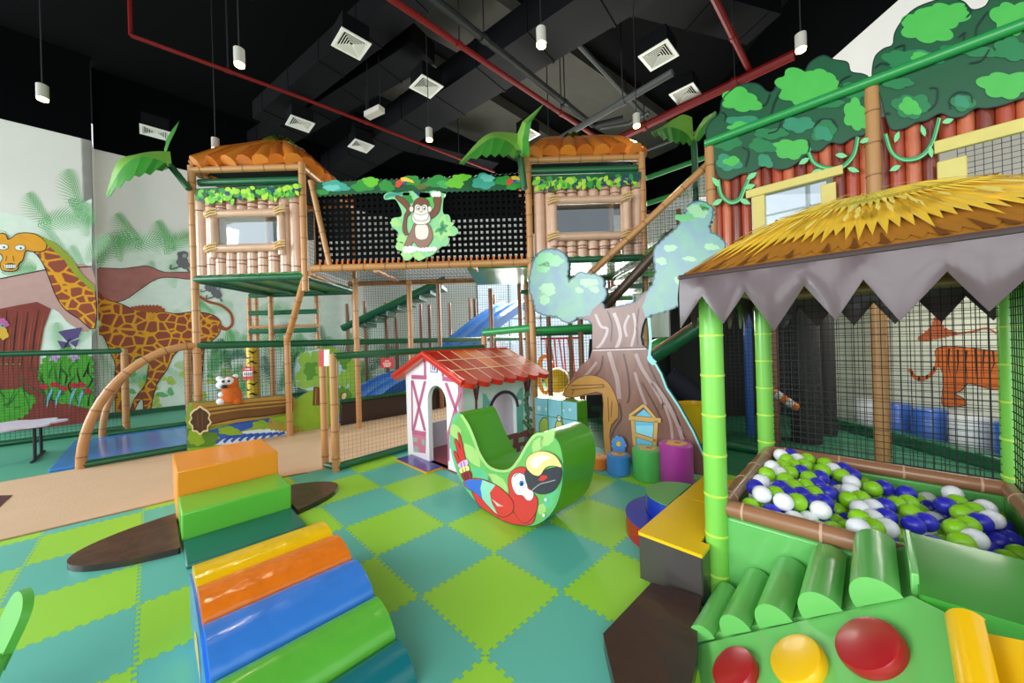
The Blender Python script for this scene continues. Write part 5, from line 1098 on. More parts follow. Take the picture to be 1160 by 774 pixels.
for q, wd, m in ((((430, 80), (450, 150), (470, 220), (480, 310)), 5, bark_l), (((560, 90), (590, 160), (640, 240), (690, 330)), 4, bark_l), (((555, 180), (580, 260), (610, 340)), 3.4, bark_l), (((640, 230), (700, 310), (760, 420), (790, 510)), 5, bark_l), (((370, 130), (330, 180), (270, 240)), 3, bark_l), (((500, 90), (520, 180), (530, 280), (520, 330)), 2, bark_d), (((620, 130), (660, 220), (740, 350), (800, 500)), 2, bark_d), (((400, 100), (390, 160), (360, 200)), 2, bark_d), (((700, 340), (730, 430), (740, 520)), 3, bark_l), (((590, 230), (640, 320), (690, 420)), 2, bark_d), (((480, 330), (490, 400), (460, 450), (440, 500)), 2, bark_d), (((680, 300), (690, 320), (690, 360)), 1, black)): bd.stroke(cr_open(U(*q)), wd, m, .7)
bd.stroke(U((350, 66), (600, 58)), 1.2, bark_d, .9); bd.stroke(U((350, 74), (610, 66)), 1.0, printm('seam_white', '#e8dcd8'), .9)
bd.stroke(cr_open([(735, 360), (737, 385), (736, 405), (742, 412)]), [3]*12+[6]*10, rim_l, .8)
bd.stroke([(741, 410), (749, 424), (755, 440), (768, 459), (785, 489), (800, 523)], 2.2, rim_l, .9)
# carved door frame and little window
arc = cr_closed(U((205, 290), (240, 240), (290, 205), (345, 195), (400, 212), (440, 250), (470, 320), (475, 370), (470, 410), (440, 440), (432, 490), (440, 570), (412, 590), (402, 400), (398, 282), (330, 283), (260, 300)), 2)
bd.stroke(arc+arc[:1], 1.4, bark_d, 1.1); bd.poly(arc, wood, 1.4)
for q in (((245, 245), (405, 240)), ((245, 265), (405, 252)), ((405, 240), (405, 255)), ((260, 262), (250, 290)), ((425, 300), (430, 420)), ((445, 320), (440, 400)), ((440, 440), (470, 405))): bd.stroke(U(*q), 1.1, wood_d, 1.8)
bd.poly(U((552, 400), (600, 360), (648, 405), (650, 500), (660, 545), (560, 530)), sky_p, 1.2); bd.poly(U((553, 440), (650, 440), (640, 500), (560, 480)), printm('window_sky_light', '#8fd8ec'), 1.3)
for q, wd in ((((530, 392), (600, 340)), 3), (((600, 340), (655, 405)), 3), (((527, 402), (683, 415)), 5), (((545, 410), (555, 535)), 4), (((660, 415), (652, 540)), 4.4), (((550, 482), (660, 515)), 4)): bd.stroke(U(*q), wd+1.2, wood_d, 1.5); bd.stroke(U(*q), wd, printm('wood_light', '#cfa860', rough=.35), 1.9)
bd.mb.build('board', t, smooth=False)
b2 = Board('a', TA-.03)
for k in range(7): b2.cloud(701+4.6*math.cos(k*.9), 503+5*math.sin(k*.9), 4, 4, printm('flower_blue', '#5a9ae0'), 1+k*.05, 5)
b2.oval(701, 503, 2.6, 2.8, yel, 2); b2.base([(694, 512), (708, 512), (706, 500), (696, 500)], printm('flower_blue', '#5a9ae0'), .02, k=.5); b2.mb.build('flower', t, smooth=False)

# ---------------------------------------------------------------- picture cubes
cg = vinyl('cube_green', '#4f9c24', rough=.35); cb_ = printm('cube_sky', '#8fd0e2', rough=.35); pear = printm('cube_pear', '#b9cf5a'); pear2 = printm('cube_pear_yellow', '#d6cf6a'); cwh = printm('cube_dot', '#d8f0f2')
CA, cs_ = 3.83, .237; rows = ('bottom', 'middle', 'top'); colsn = ('at the house side', 'in the middle column', 'in the column beside the tree')
for r in range(3):
    for c in range(3):
        b0 = 3.42-(c+1)*.243; z0 = r*(cs_+.001); ctr = W(CA+.12, b0+.12, z0)
        t = thing('picture_cube', '%s foam cube %s of the green and blue cube stack' % (rows[r], colsn[c]), 'foam cube', ctr, R45, 'stacked picture cubes')
        b = MB(); b.boxab(CA, CA+cs_, b0, b0+cs_, z0, z0+cs_, cg); b.build('cube', t, bevel=.008)
        b = MB(); f = lambda s, z, o_: W(CA-.001-.001*o_, b0+cs_*(1-s), z0+cs_*z)
        def pp(pts, m, o_): b.prism([f(s, z, o_) for s, z in pts], (0, 0, 0), m)
        pp([(.02, .02), (.98, .02), (.98, .98), (.02, .98)], cb_, 0)
        def ovl(sx, sz, rx, rz_, m, o_):   # clip the shared picture to this cube
            pts = [(sx*3-c+rx*3*math.cos(2*PI*i/28), sz*3-r+rz_*3*math.sin(2*PI*i/28)) for i in range(28)]
            pts = [(min(.98, max(.02, x)), min(.98, max(.02, y))) for x, y in pts]
            if max(x for x, y in pts) - min(x for x, y in pts) > .05 and max(y for x, y in pts)-min(y for x, y in pts) > .05: pp(pts, m, o_)
        for n_, (sx, sz, rx, rz_, m) in enumerate(((.27, .40, .17, .24, black), (.27, .40, .155, .225, pear), (.70, .42, .24, .14, black), (.70, .42, .225, .125, pear2), (.60, .50, .10, .13, black), (.60, .50, .085, .115, pear2), (.60, .66, .06, .06, black), (.60, .66, .045, .045, white), (.12, .80, .05, .05, cwh), (.85, .85, .03, .03, cwh), (.30, .80, .03, .03, cwh), (.70, .82, .025, .02, cwh), (.5, .08, .5, .06, pear))): ovl(sx, sz, rx, rz_, m, 1+n_*.4)
        b.build('picture', t, smooth=False)

# ---------------------------------------------------------------- little house
HA0, HA1, HB0, HB1 = 2.47, 3.74, 3.37, 4.56; HR, HRZ, HE = 3.965, 1.375, 1.12
hw = vinyl('house_white', '#f1edf0', rough=.4, bump=.05); hp = printm('house_pink', '#c0608c', rough=.35); hin = vinyl('house_inside', '#e4e2ee', rough=.5, bump=.03); hb = printm('house_brick', '#8a4048', rough=.4); hg = printm('house_stone', '#9fb0a8', rough=.4); hsh = printm('house_shutter', '#6db0a2', rough=.35); htr = printm('house_trim', '#3a2438', rough=.4); hred = vinyl('roof_red', '#c82818', rough=.28, var=.1); hor = vinyl('roof_orange', '#e86a1e', rough=.28); hcr = printm('roof_joint', '#e6c8a0', rough=.5); side_w = vinyl('house_side', '#cfe0dc', rough=.4, bump=.05)
t = thing('playhouse', 'small white playhouse with pink timbers and red tiled roof in the middle', 'playhouse', W((HA0+HA1)/2, HR), R45)
X = lambda *q: [(440+x/5.16, 380+y/5.16) for x, y in q]
bd = Board('a', HA0)
bz = lambda x, y: (lambda p: (p.dot(E2), max(0, p.z)))(oa(x, y, HA0))
dl, dr = bz(485, 470)[0], bz(506, 470)[0]; dc, dw = (dl+dr)/2, (dl-dr)/2; dt = bz(495, 437)[1]
archp = [(dc+dw, 0.02)]+[(dc+dw*math.cos(PI*i/14), dt-dw+dw*math.sin(PI*i/14)) for i in range(15)]+[(dc-dw, 0.02)]
outl = [(HB1, 0)]+[(HB1, HE), (HR, HRZ-.02), (HB0, HE), (HB0, 0)]
bd.mb.prism([W(HA0, b_, z) for b_, z in outl], E1*.06, hw, None, [[W(HA0, b_, z) for b_, z in archp]])
bd.mb.build('gable_wall', t, smooth=True)
bd = Board('a', HA0-.004)
for q, wd in ((((140, 265), (213, 558)), 2.4), (((214, 268), (146, 555)), 2.4), (((335, 278), (402, 460)), 2.8), (((430, 290), (347, 590)), 2.8), (((135, 243), (222, 247)), 4.6), (((316, 253), (436, 268)), 5), (((213, 148), (214, 238)), 2.2), (((317, 200), (318, 240)), 2.2), (((140, 565), (218, 578)), 5.4), (((136, 262), (140, 560)), 1.2), (((432, 285), (432, 470)), 1.4), (((350, 590), (352, 735)), 1.6)): bd.stroke(X(*q), wd, hp, 1)
bd.poly(X((140, 580), (218, 592), (216, 690), (148, 680)), printm('brick_pink', '#d0788c'), .6)
for q in (((144, 595), (170, 598), (170, 625), (146, 622)), ((195, 610), (216, 613), (216, 645), (196, 640)), ((150, 645), (178, 650), (178, 685), (150, 680)), ((355, 620), (420, 640), (420, 680), (356, 660))): bd.poly(X(*q), hg, 1.2)
bd.poly(X((246, 145), (288, 148), (288, 220), (246, 215)), printm('house_violet', '#6a5a9a'), 1); bd.poly(X((251, 151), (283, 154), (283, 214), (251, 209)), white, 1.5); bd.poly(X((256, 158), (278, 160), (278, 207), (256, 203)), printm('house_blue', '#3f5fa8'), 2); bd.stroke(X((267, 158), (267, 206)), .9, white, 3)
bd.mb.build('timber_print', t, smooth=False)
# side wall with an arched window, back and far walls
bs = Board('b', HB0); az = lambda x, y: (lambda p: (p.dot(E1), p.z))(ob(x, y, HB0))
wl, wr = az(556, 470)[0], az(585, 470)[0]; wc, wd2 = (wl+wr)/2, (wr-wl)/2; wt, wb2 = az(570, 446)[1], az(570, 496)[1]
win = [(wc-wd2, wb2), (wc+wd2, wb2)]+[(wc+wd2*math.cos(PI*i/14), wt-wd2*.9+wd2*.9*math.sin(PI*i/14)) for i in range(15)]
b = MB(); b.prism([W(HA0+.06, HB0, 0), W(HA1, HB0, 0), W(HA1, HB0, HE), W(HA0+.06, HB0, HE)], E2*.06, side_w, None, [[W(a, HB0, z) for a, z in win[:-1]]]); b.build('side_wall', t)
b = MB(); b.prism([W(HA0+.06, HB1, 0), W(HA1, HB1, 0), W(HA1, HB1, HE), W(HA0+.06, HB1, HE)], -E2*.06, hin, None, [[W(HA0+.3, HB1, .38), W(HA0+1.0, HB1, .38), W(HA0+1.0, HB1, .98), W(HA0+.3, HB1, .98)]]); b.build('far_wall', t)
b = MB(); b.prism([W(HA1, b_, z) for b_, z in outl], -E1*.05, hin); b.build('back_wall', t)
b = MB(); b.boxab(HA0+.0, HA1-.05, HB0+.06, HB1-.06, 0.0, .02, vinyl('house_floor', '#9c2430', rough=.35)); b.build('house_floor', t)
bs = Board('b', HB0-.004)
ar = [(wc+wd2*1.16*math.cos(PI*i/16), wt-wd2*.9+wd2*1.08*math.sin(PI*i/16)) for i in range(17)]; ar2 = [(wc+wd2*math.cos(PI*i/16), wt-wd2*.9+wd2*.9*math.sin(PI*i/16)) for i in range(17)]
bs.mb.prism([W(a, HB0-.006, z) for a, z in ar+ar2[::-1]], -E2*.012, htr)
for q in (((550, 338), (570, 345), (592, 390), (600, 450), (602, 510), (552, 520)), ((748, 345), (765, 315), (785, 300), (790, 560), (752, 575))): bs.poly(X(*q), hsh, 1)
for x, y in ((575, 430), (765, 390)): bs.oval(440+x/5.16, 380+y/5.16, 2.2, 3, white, 2)
bs.poly(X((640, 600), (850, 540), (850, 640), (700, 710), (640, 720)), hb, .6)
for q in (((665, 625), (728, 605), (728, 640), (668, 660)), ((760, 600), (795, 590), (795, 620), (760, 628)), ((690, 680), (748, 660), (748, 690), (700, 708)), ((770, 650), (790, 644), (790, 672), (772, 680)), ((800, 598), (815, 594), (815, 610), (802, 615))): bs.poly(X(*q), hg, 1)
vin = printm('house_vine', '#6a2c34'); vlf = printm('house_leaf', '#4f7a50')
for q, wd in ((((514, 460), (512, 380), (490, 262)), 2.4), (((516, 380), (530, 258)), 2), (((512, 350), (508, 262)), 1.6), (((818, 640), (815, 420), (792, 240)), 2.4), (((812, 380), (826, 236)), 2.2), (((808, 330), (808, 240)), 2)): bs.stroke(X(*q), wd, vin, 1)
for i in range(16): bs.cloud(440+(790+rnd.random()*42)/5.16, 380+(320+rnd.random()*270)/5.16, 2.2, 2.6, vlf, 1.5+i*.05, 5)
bs.cloud(440+815/5.16, 380+625/5.16, 3, 5, printm('flower_violet', '#7a5a90'), 2)
bs.mb.build('side_print', t, smooth=False)
# roof: slabs, tiles
ra0, ra1 = HA0-.085, HA1+.10
def roof_side(sgn, name):
    be, ze = (3.155, 1.075) if sgn < 0 else (4.775, 1.075); rz_ = 1.405; N = 7; R_ = 3
    nn = Vector((0, 0, 1))*.78 + E2*(.35*sgn); nn.normalize(); P = lambda a, f, o_: W(a, HR+(be-HR)*f, rz_+(ze-rz_)*f)+nn*o_
    b = MB(); b.prism([P(ra0, 0, -.012), P(ra1, 0, -.012), P(ra1, .97, -.012), P(ra0, .97, -.012)], -nn*.045, hred); b.prism([P(ra0+.01, 0, 0), P(ra1-.01, 0, 0), P(ra1-.01, .97, 0), P(ra0+.01, .97, 0)], -nn*.012, hcr); s_ = b.build('roof_slab', t, smooth=False)
    b = MB(); cw = (ra1-ra0)/N
    for i in range(N):
        for j in range(R_):
            a0, a1 = ra0+i*cw+.007, ra0+(i+1)*cw-.007; f0, f1 = j/R_+.012, (j+1)/R_-.012; m = hor if (i in (2, 3) and j == 0) or (i == 3 and j == 1) else hred
            lo = [P(a0, f0, 0), P(a1, f0, 0)]
            if j == R_-1: lo += [P(a0+(a1-a0)*(1-k/6), f1+.02+.075*math.sin(PI*k/6), 0) for k in range(7)]
            else: lo += [P(a1, f1, 0), P(a0, f1, 0)]
            b.prism(lo, nn*.016 if j < R_-1 else nn*.016, m)
            if j == R_-1: b.prism([p-nn*.045 for p in lo[2:]]+[P(a0, .9, -.045), P(a1, .9, -.045)], nn*.045, m)
    for i in range(N+1):
        a = ra0+i*cw; b.prism([P(a-.006, 0, .0165), P(a+.006, 0, .0165), P(a+.006, .98, .0165), P(a-.006, .98, .0165)], nn*.003, hcr)
    for j in range(1, R_): b.prism([P(ra0, j/R_-.012, .0165), P(ra1, j/R_-.012, .0165), P(ra1, j/R_+.012, .0165), P(ra0, j/R_+.012, .0165)], nn*.003, hcr)
    b.build('roof_tiles', s_, smooth=False)
roof_side(-1, 'roof'); roof_side(1, 'roof')
b = MB()
for sgn, be in ((-1, 3.155), (1, 4.775)): b.tube([W(ra0+.005, HR, 1.40), W(ra0+.005, be, 1.085)], .032, hred, 10)
b.tube([W(ra0, HR, 1.412), W(ra1, HR, 1.412)], .022, hred, 10); b.build('barge_board', t)
b = MB(); dm = [W(2.235, 4.45), W(2.235, 3.71)]; dm += [W(HA0-.006, dm[1].dot(E2)), W(HA0-.006, dm[0].dot(E2))]; t = thing('door_mat', 'purple foam mat with yellow edge on the floor at the playhouse door', 'mat', (dm[0]+dm[2])/2, R45)
b.prism(dm, ZA*.022, printm('mat_yellow', '#e8a81e')); b.build('edge', t, smooth=False); c = (dm[0]+dm[2])/2
b = MB(); b.prism([c+(p-c)*.97+ZA*.022 for p in dm], ZA*.006, vinyl('mat_violet', '#4a3a9c', rough=.25)); b.build('top', t, smooth=False)

# ---------------------------------------------------------------- parrot rocker
rg_ = vinyl('rocker_green', '#4f9e24', rough=.35, bump=.25, bscale=5, coat=.3); rl = printm('rocker_leaf', '#6ab45a', rough=.3); rl2 = printm('rocker_pale', '#a2cc78', rough=.3); rl3 = printm('rocker_mint', '#5fb886', rough=.3); pr_r = printm('parrot_red', '#cf3636', rough=.3); pr_w = printm('parrot_white', '#f4f2f0', rough=.3); pr_y = printm('parrot_beak', '#f0d08a', rough=.3); pr_b = printm('parrot_blue', '#3a6ac8', rough=.3); pr_k = printm('parrot_black', '#3a3a42', rough=.3); pr_t = printm('parrot_teal', '#8ccfb4', rough=.3); pr_d = printm('parrot_dark_red', '#8a2430', rough=.3)
Y = lambda *q: [(490+x/4.555, 450+y/4.555) for x, y in q]
RA = oz(601, 605).dot(E1); bd = Board('a', RA)
ro = Y((145, 118), (122, 118), (104, 142), (92, 190), (90, 260), (104, 350), (135, 440), (180, 520), (240, 590), (310, 645), (390, 687), (470, 704), (530, 702), (590, 668), (640, 600), (668, 500), (676, 400), (666, 320), (646, 270), (615, 240), (585, 226), (560, 225), (525, 240), (500, 272), (470, 332), (440, 382), (400, 424), (350, 430), (300, 412), (255, 370), (225, 310), (195, 240), (168, 165))
ro = cr_closed(ro, 3)
t = thing('rocker', 'green crescent foam rocker with a red parrot painted on its face, centre of floor', 'rocker', oz(601, 605), R45)
pts = [bd.P(x, y) for x, y in ro]; zmin = min(p.z for p in pts); pts = [p-ZA*zmin for p in pts]
b = MB(); b.prism(pts, E1*.43, rl3, rg_); b.build('foam_body', t, bevel=.012)
_P = bd.P; bd.P = lambda x, y, k=0: Board.P(bd, x, y, k)-ZA*zmin-E1*.001
cx_, cy_ = 578, 560
inner = [(x+(cx_-x)*.03+(2 if y < 530 else 0), y+(cy_-y)*.035) for x, y in ro]; bd.poly(inner, rl, .4)
for x, y, a, L, wd, m in ((105, 170, 1.2, 20, 7, rl2), (165, 270, 1.0, 34, 8, rl2), (280, 430, .7, 34, 8, rl2), (520, 330, -1.0, 22, 7, rl2), (560, 300, -.9, 26, 8, rl2), (600, 540, 1.6, 18, 7, rl3), (575, 590, 1.9, 14, 6, rl2), (630, 490, 1.7, 16, 6, rl3), (120, 260, 1.3, 30, 8, rl3), (200, 400, .6, 30, 7, rl3)): bd.leaf(490+x/4.555, 450+y/4.555, a, L, wd, m, .6)
bd.stroke(cr_open(Y((150, 125), (185, 180), (215, 250), (245, 330), (290, 395), (350, 420), (405, 412), (450, 360), (490, 290), (530, 240), (575, 232))), 3.2, rl2, .8)
def shp(q, m, k, ol=1.2): s_ = cr_closed(Y(*q), 3); bd.stroke(s_+s_[:1], ol, black, k); bd.poly(s_, m, k+.3)
shp(((205, 510), (260, 520), (330, 580), (430, 640), (530, 600), (535, 640), (520, 690), (470, 700), (390, 684), (310, 640), (240, 588)), pr_r, 1.2)
shp(((400, 440), (440, 405), (480, 405), (500, 450), (520, 530), (545, 570), (535, 640), (480, 690), (430, 640), (405, 560), (395, 500)), pr_r, 1.6)
shp(((165, 470), (200, 456), (260, 460), (330, 490), (380, 530), (420, 580), (415, 630), (370, 655), (320, 630), (280, 580), (230, 530), (180, 500)), pr_r, 2.2)
bd.poly(Y((166, 470), (200, 457), (262, 462), (252, 505), (262, 560), (225, 527), (182, 500)), pr_b, 2.7); bd.poly(Y((262, 462), (330, 490), (300, 530), (310, 580), (340, 640), (322, 628), (280, 582), (262, 560), (252, 505)), pr_t, 2.7); bd.poly(Y((310, 560), (350, 590), (372, 600), (340, 600)), printm('parrot_pink', '#f0c0b8'), 2.8)
for k, (m, q) in enumerate(((pr_r, ((112, 320), (125, 318), (150, 380), (140, 390))), (pr_r, ((118, 262), (130, 258), (165, 360), (150, 372))), (pr_r, ((135, 228), (146, 232), (172, 350), (162, 362))), (printm('feather_violet', '#d8b0e0'), ((135, 378), (180, 355), (186, 385), (145, 400))), (printm('feather_yellow', '#e8dc8a'), ((142, 404), (186, 388), (192, 412), (152, 426))), (pr_d, ((152, 430), (194, 414), (205, 452), (172, 466))))): shp(q, m, 1.4+k*.1, .9)
for q in (((150, 372), (156, 398)), ((165, 366), (172, 392)), ((158, 402), (163, 424)), ((172, 396), (178, 418)), ((168, 428), (176, 462)), ((180, 422), (190, 456))): bd.stroke(Y(*q), .7, black, 2.2)
shp(((415, 455), (440, 430), (475, 440), (495, 470), (495, 510), (525, 530), (520, 565), (495, 572), (470, 545), (440, 540), (418, 500)), pr_w, 2.6, .9)
shp(((440, 470), (460, 452), (480, 478), (484, 500), (465, 505), (445, 492)), pr_w, 3.2, .7); bd.oval(490+466/4.555, 450+484/4.555, 2.6, 3.4, pr_b, 4); bd.oval(490+468/4.555, 450+486/4.555, 1.3, 1.7, black, 4.4); bd.stroke(Y((425, 450), (440, 435), (452, 432)), .9, black, 4)
shp(((485, 420), (540, 440), (600, 415), (660, 405), (672, 440), (655, 490), (620, 530), (560, 540), (515, 515), (490, 480)), pr_k, 3, 1)
bd.poly(Y((550, 470), (570, 445), (595, 445), (600, 458), (575, 475)), pr_r, 3.8); bd.stroke(cr_open(Y((520, 520), (560, 490), (600, 480), (640, 470))), .9, printm('beak_grey', '#a8a8b0'), 3.8)
shp(((490, 395), (500, 350), (540, 325), (590, 322), (640, 345), (668, 385), (672, 405), (630, 395), (590, 405), (560, 445), (520, 435)), pr_y, 4.2, 1); bd.poly(cr_closed(Y((510, 385), (530, 350), (580, 340), (620, 355), (580, 372), (545, 410)), 3), printm('beak_light', '#faf0d0'), 4.8)
for x, y in ((590, 570), (580, 650)): bd.oval(490+x/4.555, 450+y/4.555, 1.5, 1.8, white, 4)
bd.mb.build('parrot_print', t, smooth=False)

# ---------------------------------------------------------------- foam stairs, hump and oval pads at the left
orm = vinyl('foam_orange_block', '#f2941e', rough=.3, bump=.06, coat=.3); grm = vinyl('foam_green_block', '#5fc03c', rough=.3, bump=.06, coat=.3); tlm = vinyl('foam_dark_teal', '#0f6b5e', rough=.35, bump=.06)
t = thing('foam_stairs', 'three step foam stairs, orange over green over dark teal, left of centre', 'foam stairs', W(.52, 4.3), R45)
for a0, a1, b0, b1, z1, m in ((.13, .90, 4.36, 5.16, .455, orm), (.137, .895, 3.865, 4.357, .237, grm), (.137, .89, 3.385, 3.862, .035, tlm)): b = MB(); b.boxab(a0, a1, b0, b1, 0, z1, m); b.build('step', t, bevel=.012)
oval_m = mat_grain('oval_brown', '#3a1e18', '#5a3a30', (3, 3, 3), .28, 1.5); rim_o = vinyl('oval_rim', '#2e1c18', rough=.3)
def halfoval(label, s_, a_in):
    n = 26; ca, cb, ra, rb_ = .46, 4.11, .92, .44; pr = []
    t0 = math.acos(max(-1, min(1, (a_in-ca)/ra)))
    for i in range(n+1): q = (t0 + (2*PI-2*t0)*i/n) if s_ < 0 else (-t0 + 2*t0*i/n); pr.append(W(ca+ra*math.cos(q), cb+rb_*math.sin(q)*(1)))
    b = MB(); b.prism([p+ZA*.045 for p in pr], -ZA*.045, oval_m, rim_o); tag(b.build('oval_pad', loc=W(a_in+s_*.25, cb), rz=R45, bevel=.012), label, 'pad', 'brown oval pads beside the foam stairs')
halfoval('large dark brown half-oval pad on the mats left of the foam stairs', -1, .122); halfoval('small dark brown half-oval pad on the mats right of the foam stairs', 1, .908)
blm = vinyl('foam_bright_blue', '#3a80dc', rough=.26, bump=.3, bscale=7, coat=.35); yem = vinyl('foam_yellow', '#f8c80c', rough=.26, bump=.4, bscale=9, coat=.35); om2 = vinyl('foam_orange_roll', '#ee7c1c', rough=.24, bump=.4, bscale=9, coat=.35); gm2 = vinyl('foam_green_roll', '#60b83e', rough=.26, bump=.3, bscale=7, coat=.35); tl2 = vinyl('foam_teal_roll', '#12707a', rough=.3, coat=.3)
t = thing('foam_hump', 'arched foam hump of yellow, orange, blue and green rolls, lower left', 'foam hump', W(.47, 2.42), R45)
zf = lambda b_: .29*max(0, 1-((b_-2.42)/.965)**2)
bd_b = [2.745, 2.45, 2.15, 1.865, 1.64, 1.46]; ms = (yem, om2, blm, gm2, tl2)
pf = [(2.76-1.305*i/30) for i in range(31)]
for a0 in (.124, .785): b = MB(); b.prism([W(a0, q, zf(q)) for q in pf]+[W(a0, pf[-1], 0), W(a0, pf[0], 0)], E1*.02, blm); b.build('side_panel', t)
b = MB(); b.prism([W(.1225, 2.3+.16*math.cos(2*PI*i/24), .03+.13*max(0, math.sin(2*PI*i/24))) for i in range(13)], (0, 0, 0), yem); b.build('side_print', t, smooth=False)
for k in range(5):
    q0, q1 = bd_b[k], bd_b[k+1]; p, q = W(0, q0, zf(q0)), W(0, q1, zf(q1)); d = q-p; nn = Vector((0, 0, 1)); nn = (nn-d*(nn.dot(d)/d.dot(d))).normalized(); n = 12
    pr = [p.lerp(q, (1-math.cos(PI*i/n))/2)+nn*(.075*math.sin(PI*i/n)**.8) for i in range(n+1)]
    b = MB(); b.prism([x+E1*.136 for x in pr]+[q-nn*.03+E1*.136, p-nn*.03+E1*.136], E1*.655, ms[k]); b.build('roll', t, bevel=.014, ang=30)
# ---------------------------------------------------------------- child's chair at the left edge
chm = M('chair_green', '#58ac40', .4, var=.03)
co = Vector((-2.12, 1.42, 0)); t = thing('child_chair', 'small light green plastic chair cut off by the left edge, lower left', 'chair', co, -.2)
fx = Vector((-.5, -.866, 0)).normalized(); sx = Vector((-fx.y, fx.x, 0)); top = oz(37, 668, .56)
bk = Vector((top.x, top.y, 0)); bc_ = bk - fx*.0
def slab3(b, c, u_, v_, w_, lu, lv, lw, m): b.hexa([c+u_*i*lu/2+v_*j*lv/2+w_*k*lw/2 for k in (-1, 1) for i, j in ((-1, -1), (1, -1), (1, 1), (-1, 1))], m)
bu = (ZA*.93-fx*.33).normalized(); base = bk+fx*.09
b = MB(); pr = []
for i in range(17): q = PI*i/16; pr.append(top-bu*.10+bu*(.10*math.sin(q)**.6)+sx*.115*math.cos(q))
b.prism(pr+[top-bu*.24-sx*.10, top-bu*.24+sx*.10], fx*.028, chm); b.build('backrest', t, bevel=.01)
b = MB()
for s_ in (-1, 1): b = MB(); b.tube([base+sx*.11*s_+ZA*.40, base+sx*.10*s_+fx*.03+ZA*.30, base+sx*.10*s_+fx*.05+ZA*.25], [.022, .024, .026], chm, 10); b.build('back_support', t)
b = MB(); slab3(b, base+fx*.17+ZA*.265, fx, sx, ZA, .30, .30, .03, chm); b.build('seat', t, bevel=.014)
for i in (.04, .30):
    for s_ in (-1, 1): b = MB(); b.tube([base+fx*i+sx*.12*s_+ZA*.26, base+fx*(i+(.03 if i > .1 else -.04))+sx*.145*s_], [.022, .016], chm, 10); b.build('leg', t)
# ---------------------------------------------------------------- flower-shaped tables at the far left
tw = M('table_lilac', '#d6d2e6', .3); tk = M('table_black', '#17181c', .5)
for c, r, lab in ((oz(6, 483, .52), .52, 'low table with pale flower-shaped top and black legs at the left edge'),):
    t = thing('flower_table', lab, 'table', (c.x, c.y, 0), .3)
    b = MB(); b.prism([Vector((c.x+r*(1+.10*math.cos(8*q))*math.cos(q), c.y+r*(1+.10*math.cos(8*q))*math.sin(q), .50)) for q in [2*PI*i/80 for i in range(80)]], ZA*.025, tw); b.build('tabletop', t, bevel=.005)
    for k in (-1, 1):
        b = MB(); f = Vector((c.x, c.y, 0))+E1*.28*k; b.tube([f+E2*.2+ZA*.5, f+E2*.22], .018, tk, 8); b.tube([f-E2*.2+ZA*.5, f-E2*.22], .018, tk, 8); b.tube([f+E2*.42+ZA*.018, f-E2*.42+ZA*.018], .018, tk, 8); b.build('leg', t)
# ---------------------------------------------------------------- log board with stream and trees, plush toy on it
LBb = 7.30; bd = Board('b', LBb); C = lambda *q: [(200+x/5.16, 380+y/5.16) for x, y in q]
lg = printm('log_tan', '#b08a3e', rough=.3, var=.2); lgd = printm('log_brown', '#6e4a26', rough=.3, var=.2); lge = printm('log_end', '#4a3624', rough=.4); lgr = printm('log_rim', '#f0dfae', rough=.35); lgg = printm('bank_green', '#8fb832', rough=.3, var=.2); lgk = printm('bank_dark', '#5a8a2a', rough=.3); stw = printm('stream_white', '#dceef8', rough=.3); stb = printm('stream_blue', '#2f5fc0', rough=.3); rim_b = printm('board_blue', '#2f6a8a', rough=.35); tf = printm('bush_green', '#8cc050', rough=.3, var=.2); tfd = printm('bush_dark', '#5a9a3a', rough=.3); tsk = printm('bush_sky', '#a8d8e8', rough=.3)
t = thing('log_board', 'painted board of a hollow log over a stream with round trees, behind the tan path', 'decoration board', ob(280, 500, LBb), R45)
ol = C((62, 680), (62, 530), (50, 490), (75, 395), (110, 388), (400, 370), (660, 345), (700, 372), (770, 330), (690, 295), (686, 200), (702, 130), (750, 92), (830, 76), (900, 68), (960, 96), (1032, 125), (1073, 130), (1073, 395), (1000, 410), (880, 560), (700, 590), (500, 620), (230, 655))
q = [p if p.z > .004 else Vector((p.x, p.y, .004)) for p in [bd.P(x, y) for x, y in ol]]; bd.mb.prism(q, E2*.06, lgg, rim_b)
bd.poly(C((225, 640), (215, 620), (300, 590), (400, 560), (520, 545), (640, 560), (700, 585), (500, 615), (330, 640)), stw, .5)
for i in range(9): bd.stroke(cr_open(C((230+i*45, 630-i*4), (270+i*42, 600-i*3), (330+i*38, 585-i*2))), 3.2, stb, .8)
bd.poly(C((180, 560), (350, 510), (540, 485), (560, 510), (440, 540), (260, 600)), stb, .4)
bd.poly(C((62, 540), (130, 560), (240, 570), (245, 630), (200, 650), (62, 660)), lgk, .6); bd.cloud(*C((110, 600))[0], 9, 9, lgg, .8); bd.cloud(*C((310, 560))[0], 13, 5, lgg, .9, 6); bd.cloud(*C((500, 525))[0], 11, 5, lgg, .9, 6)
for i in range(9): x = 560+i*24; bd.stroke(cr_open(C((x-10, 490+i*6), (x-16, 520+i*6), (x, 555+i*3))), 2.6, printm('root_tan', '#b89040'), 1)
bd.poly(cr_closed(C((590, 480), (640, 430), (760, 405), (850, 405), (870, 480), (850, 555), (760, 555), (680, 520)), 3), lgg, 1.2)
bd.poly(C((800, 300), (845, 300), (850, 410), (795, 410)), lgd, 1.3); bd.stroke(C((815, 310), (812, 405)), 1.2, lg, 1.5)
for q_ in (((690, 202), (705, 132), (750, 96), (830, 80), (872, 90), (872, 325), (770, 322), (700, 300)), ((945, 112), (985, 110), (1030, 130), (1070, 135), (1070, 392), (950, 402))): bd.poly(C(*q_), tsk, 1.1)
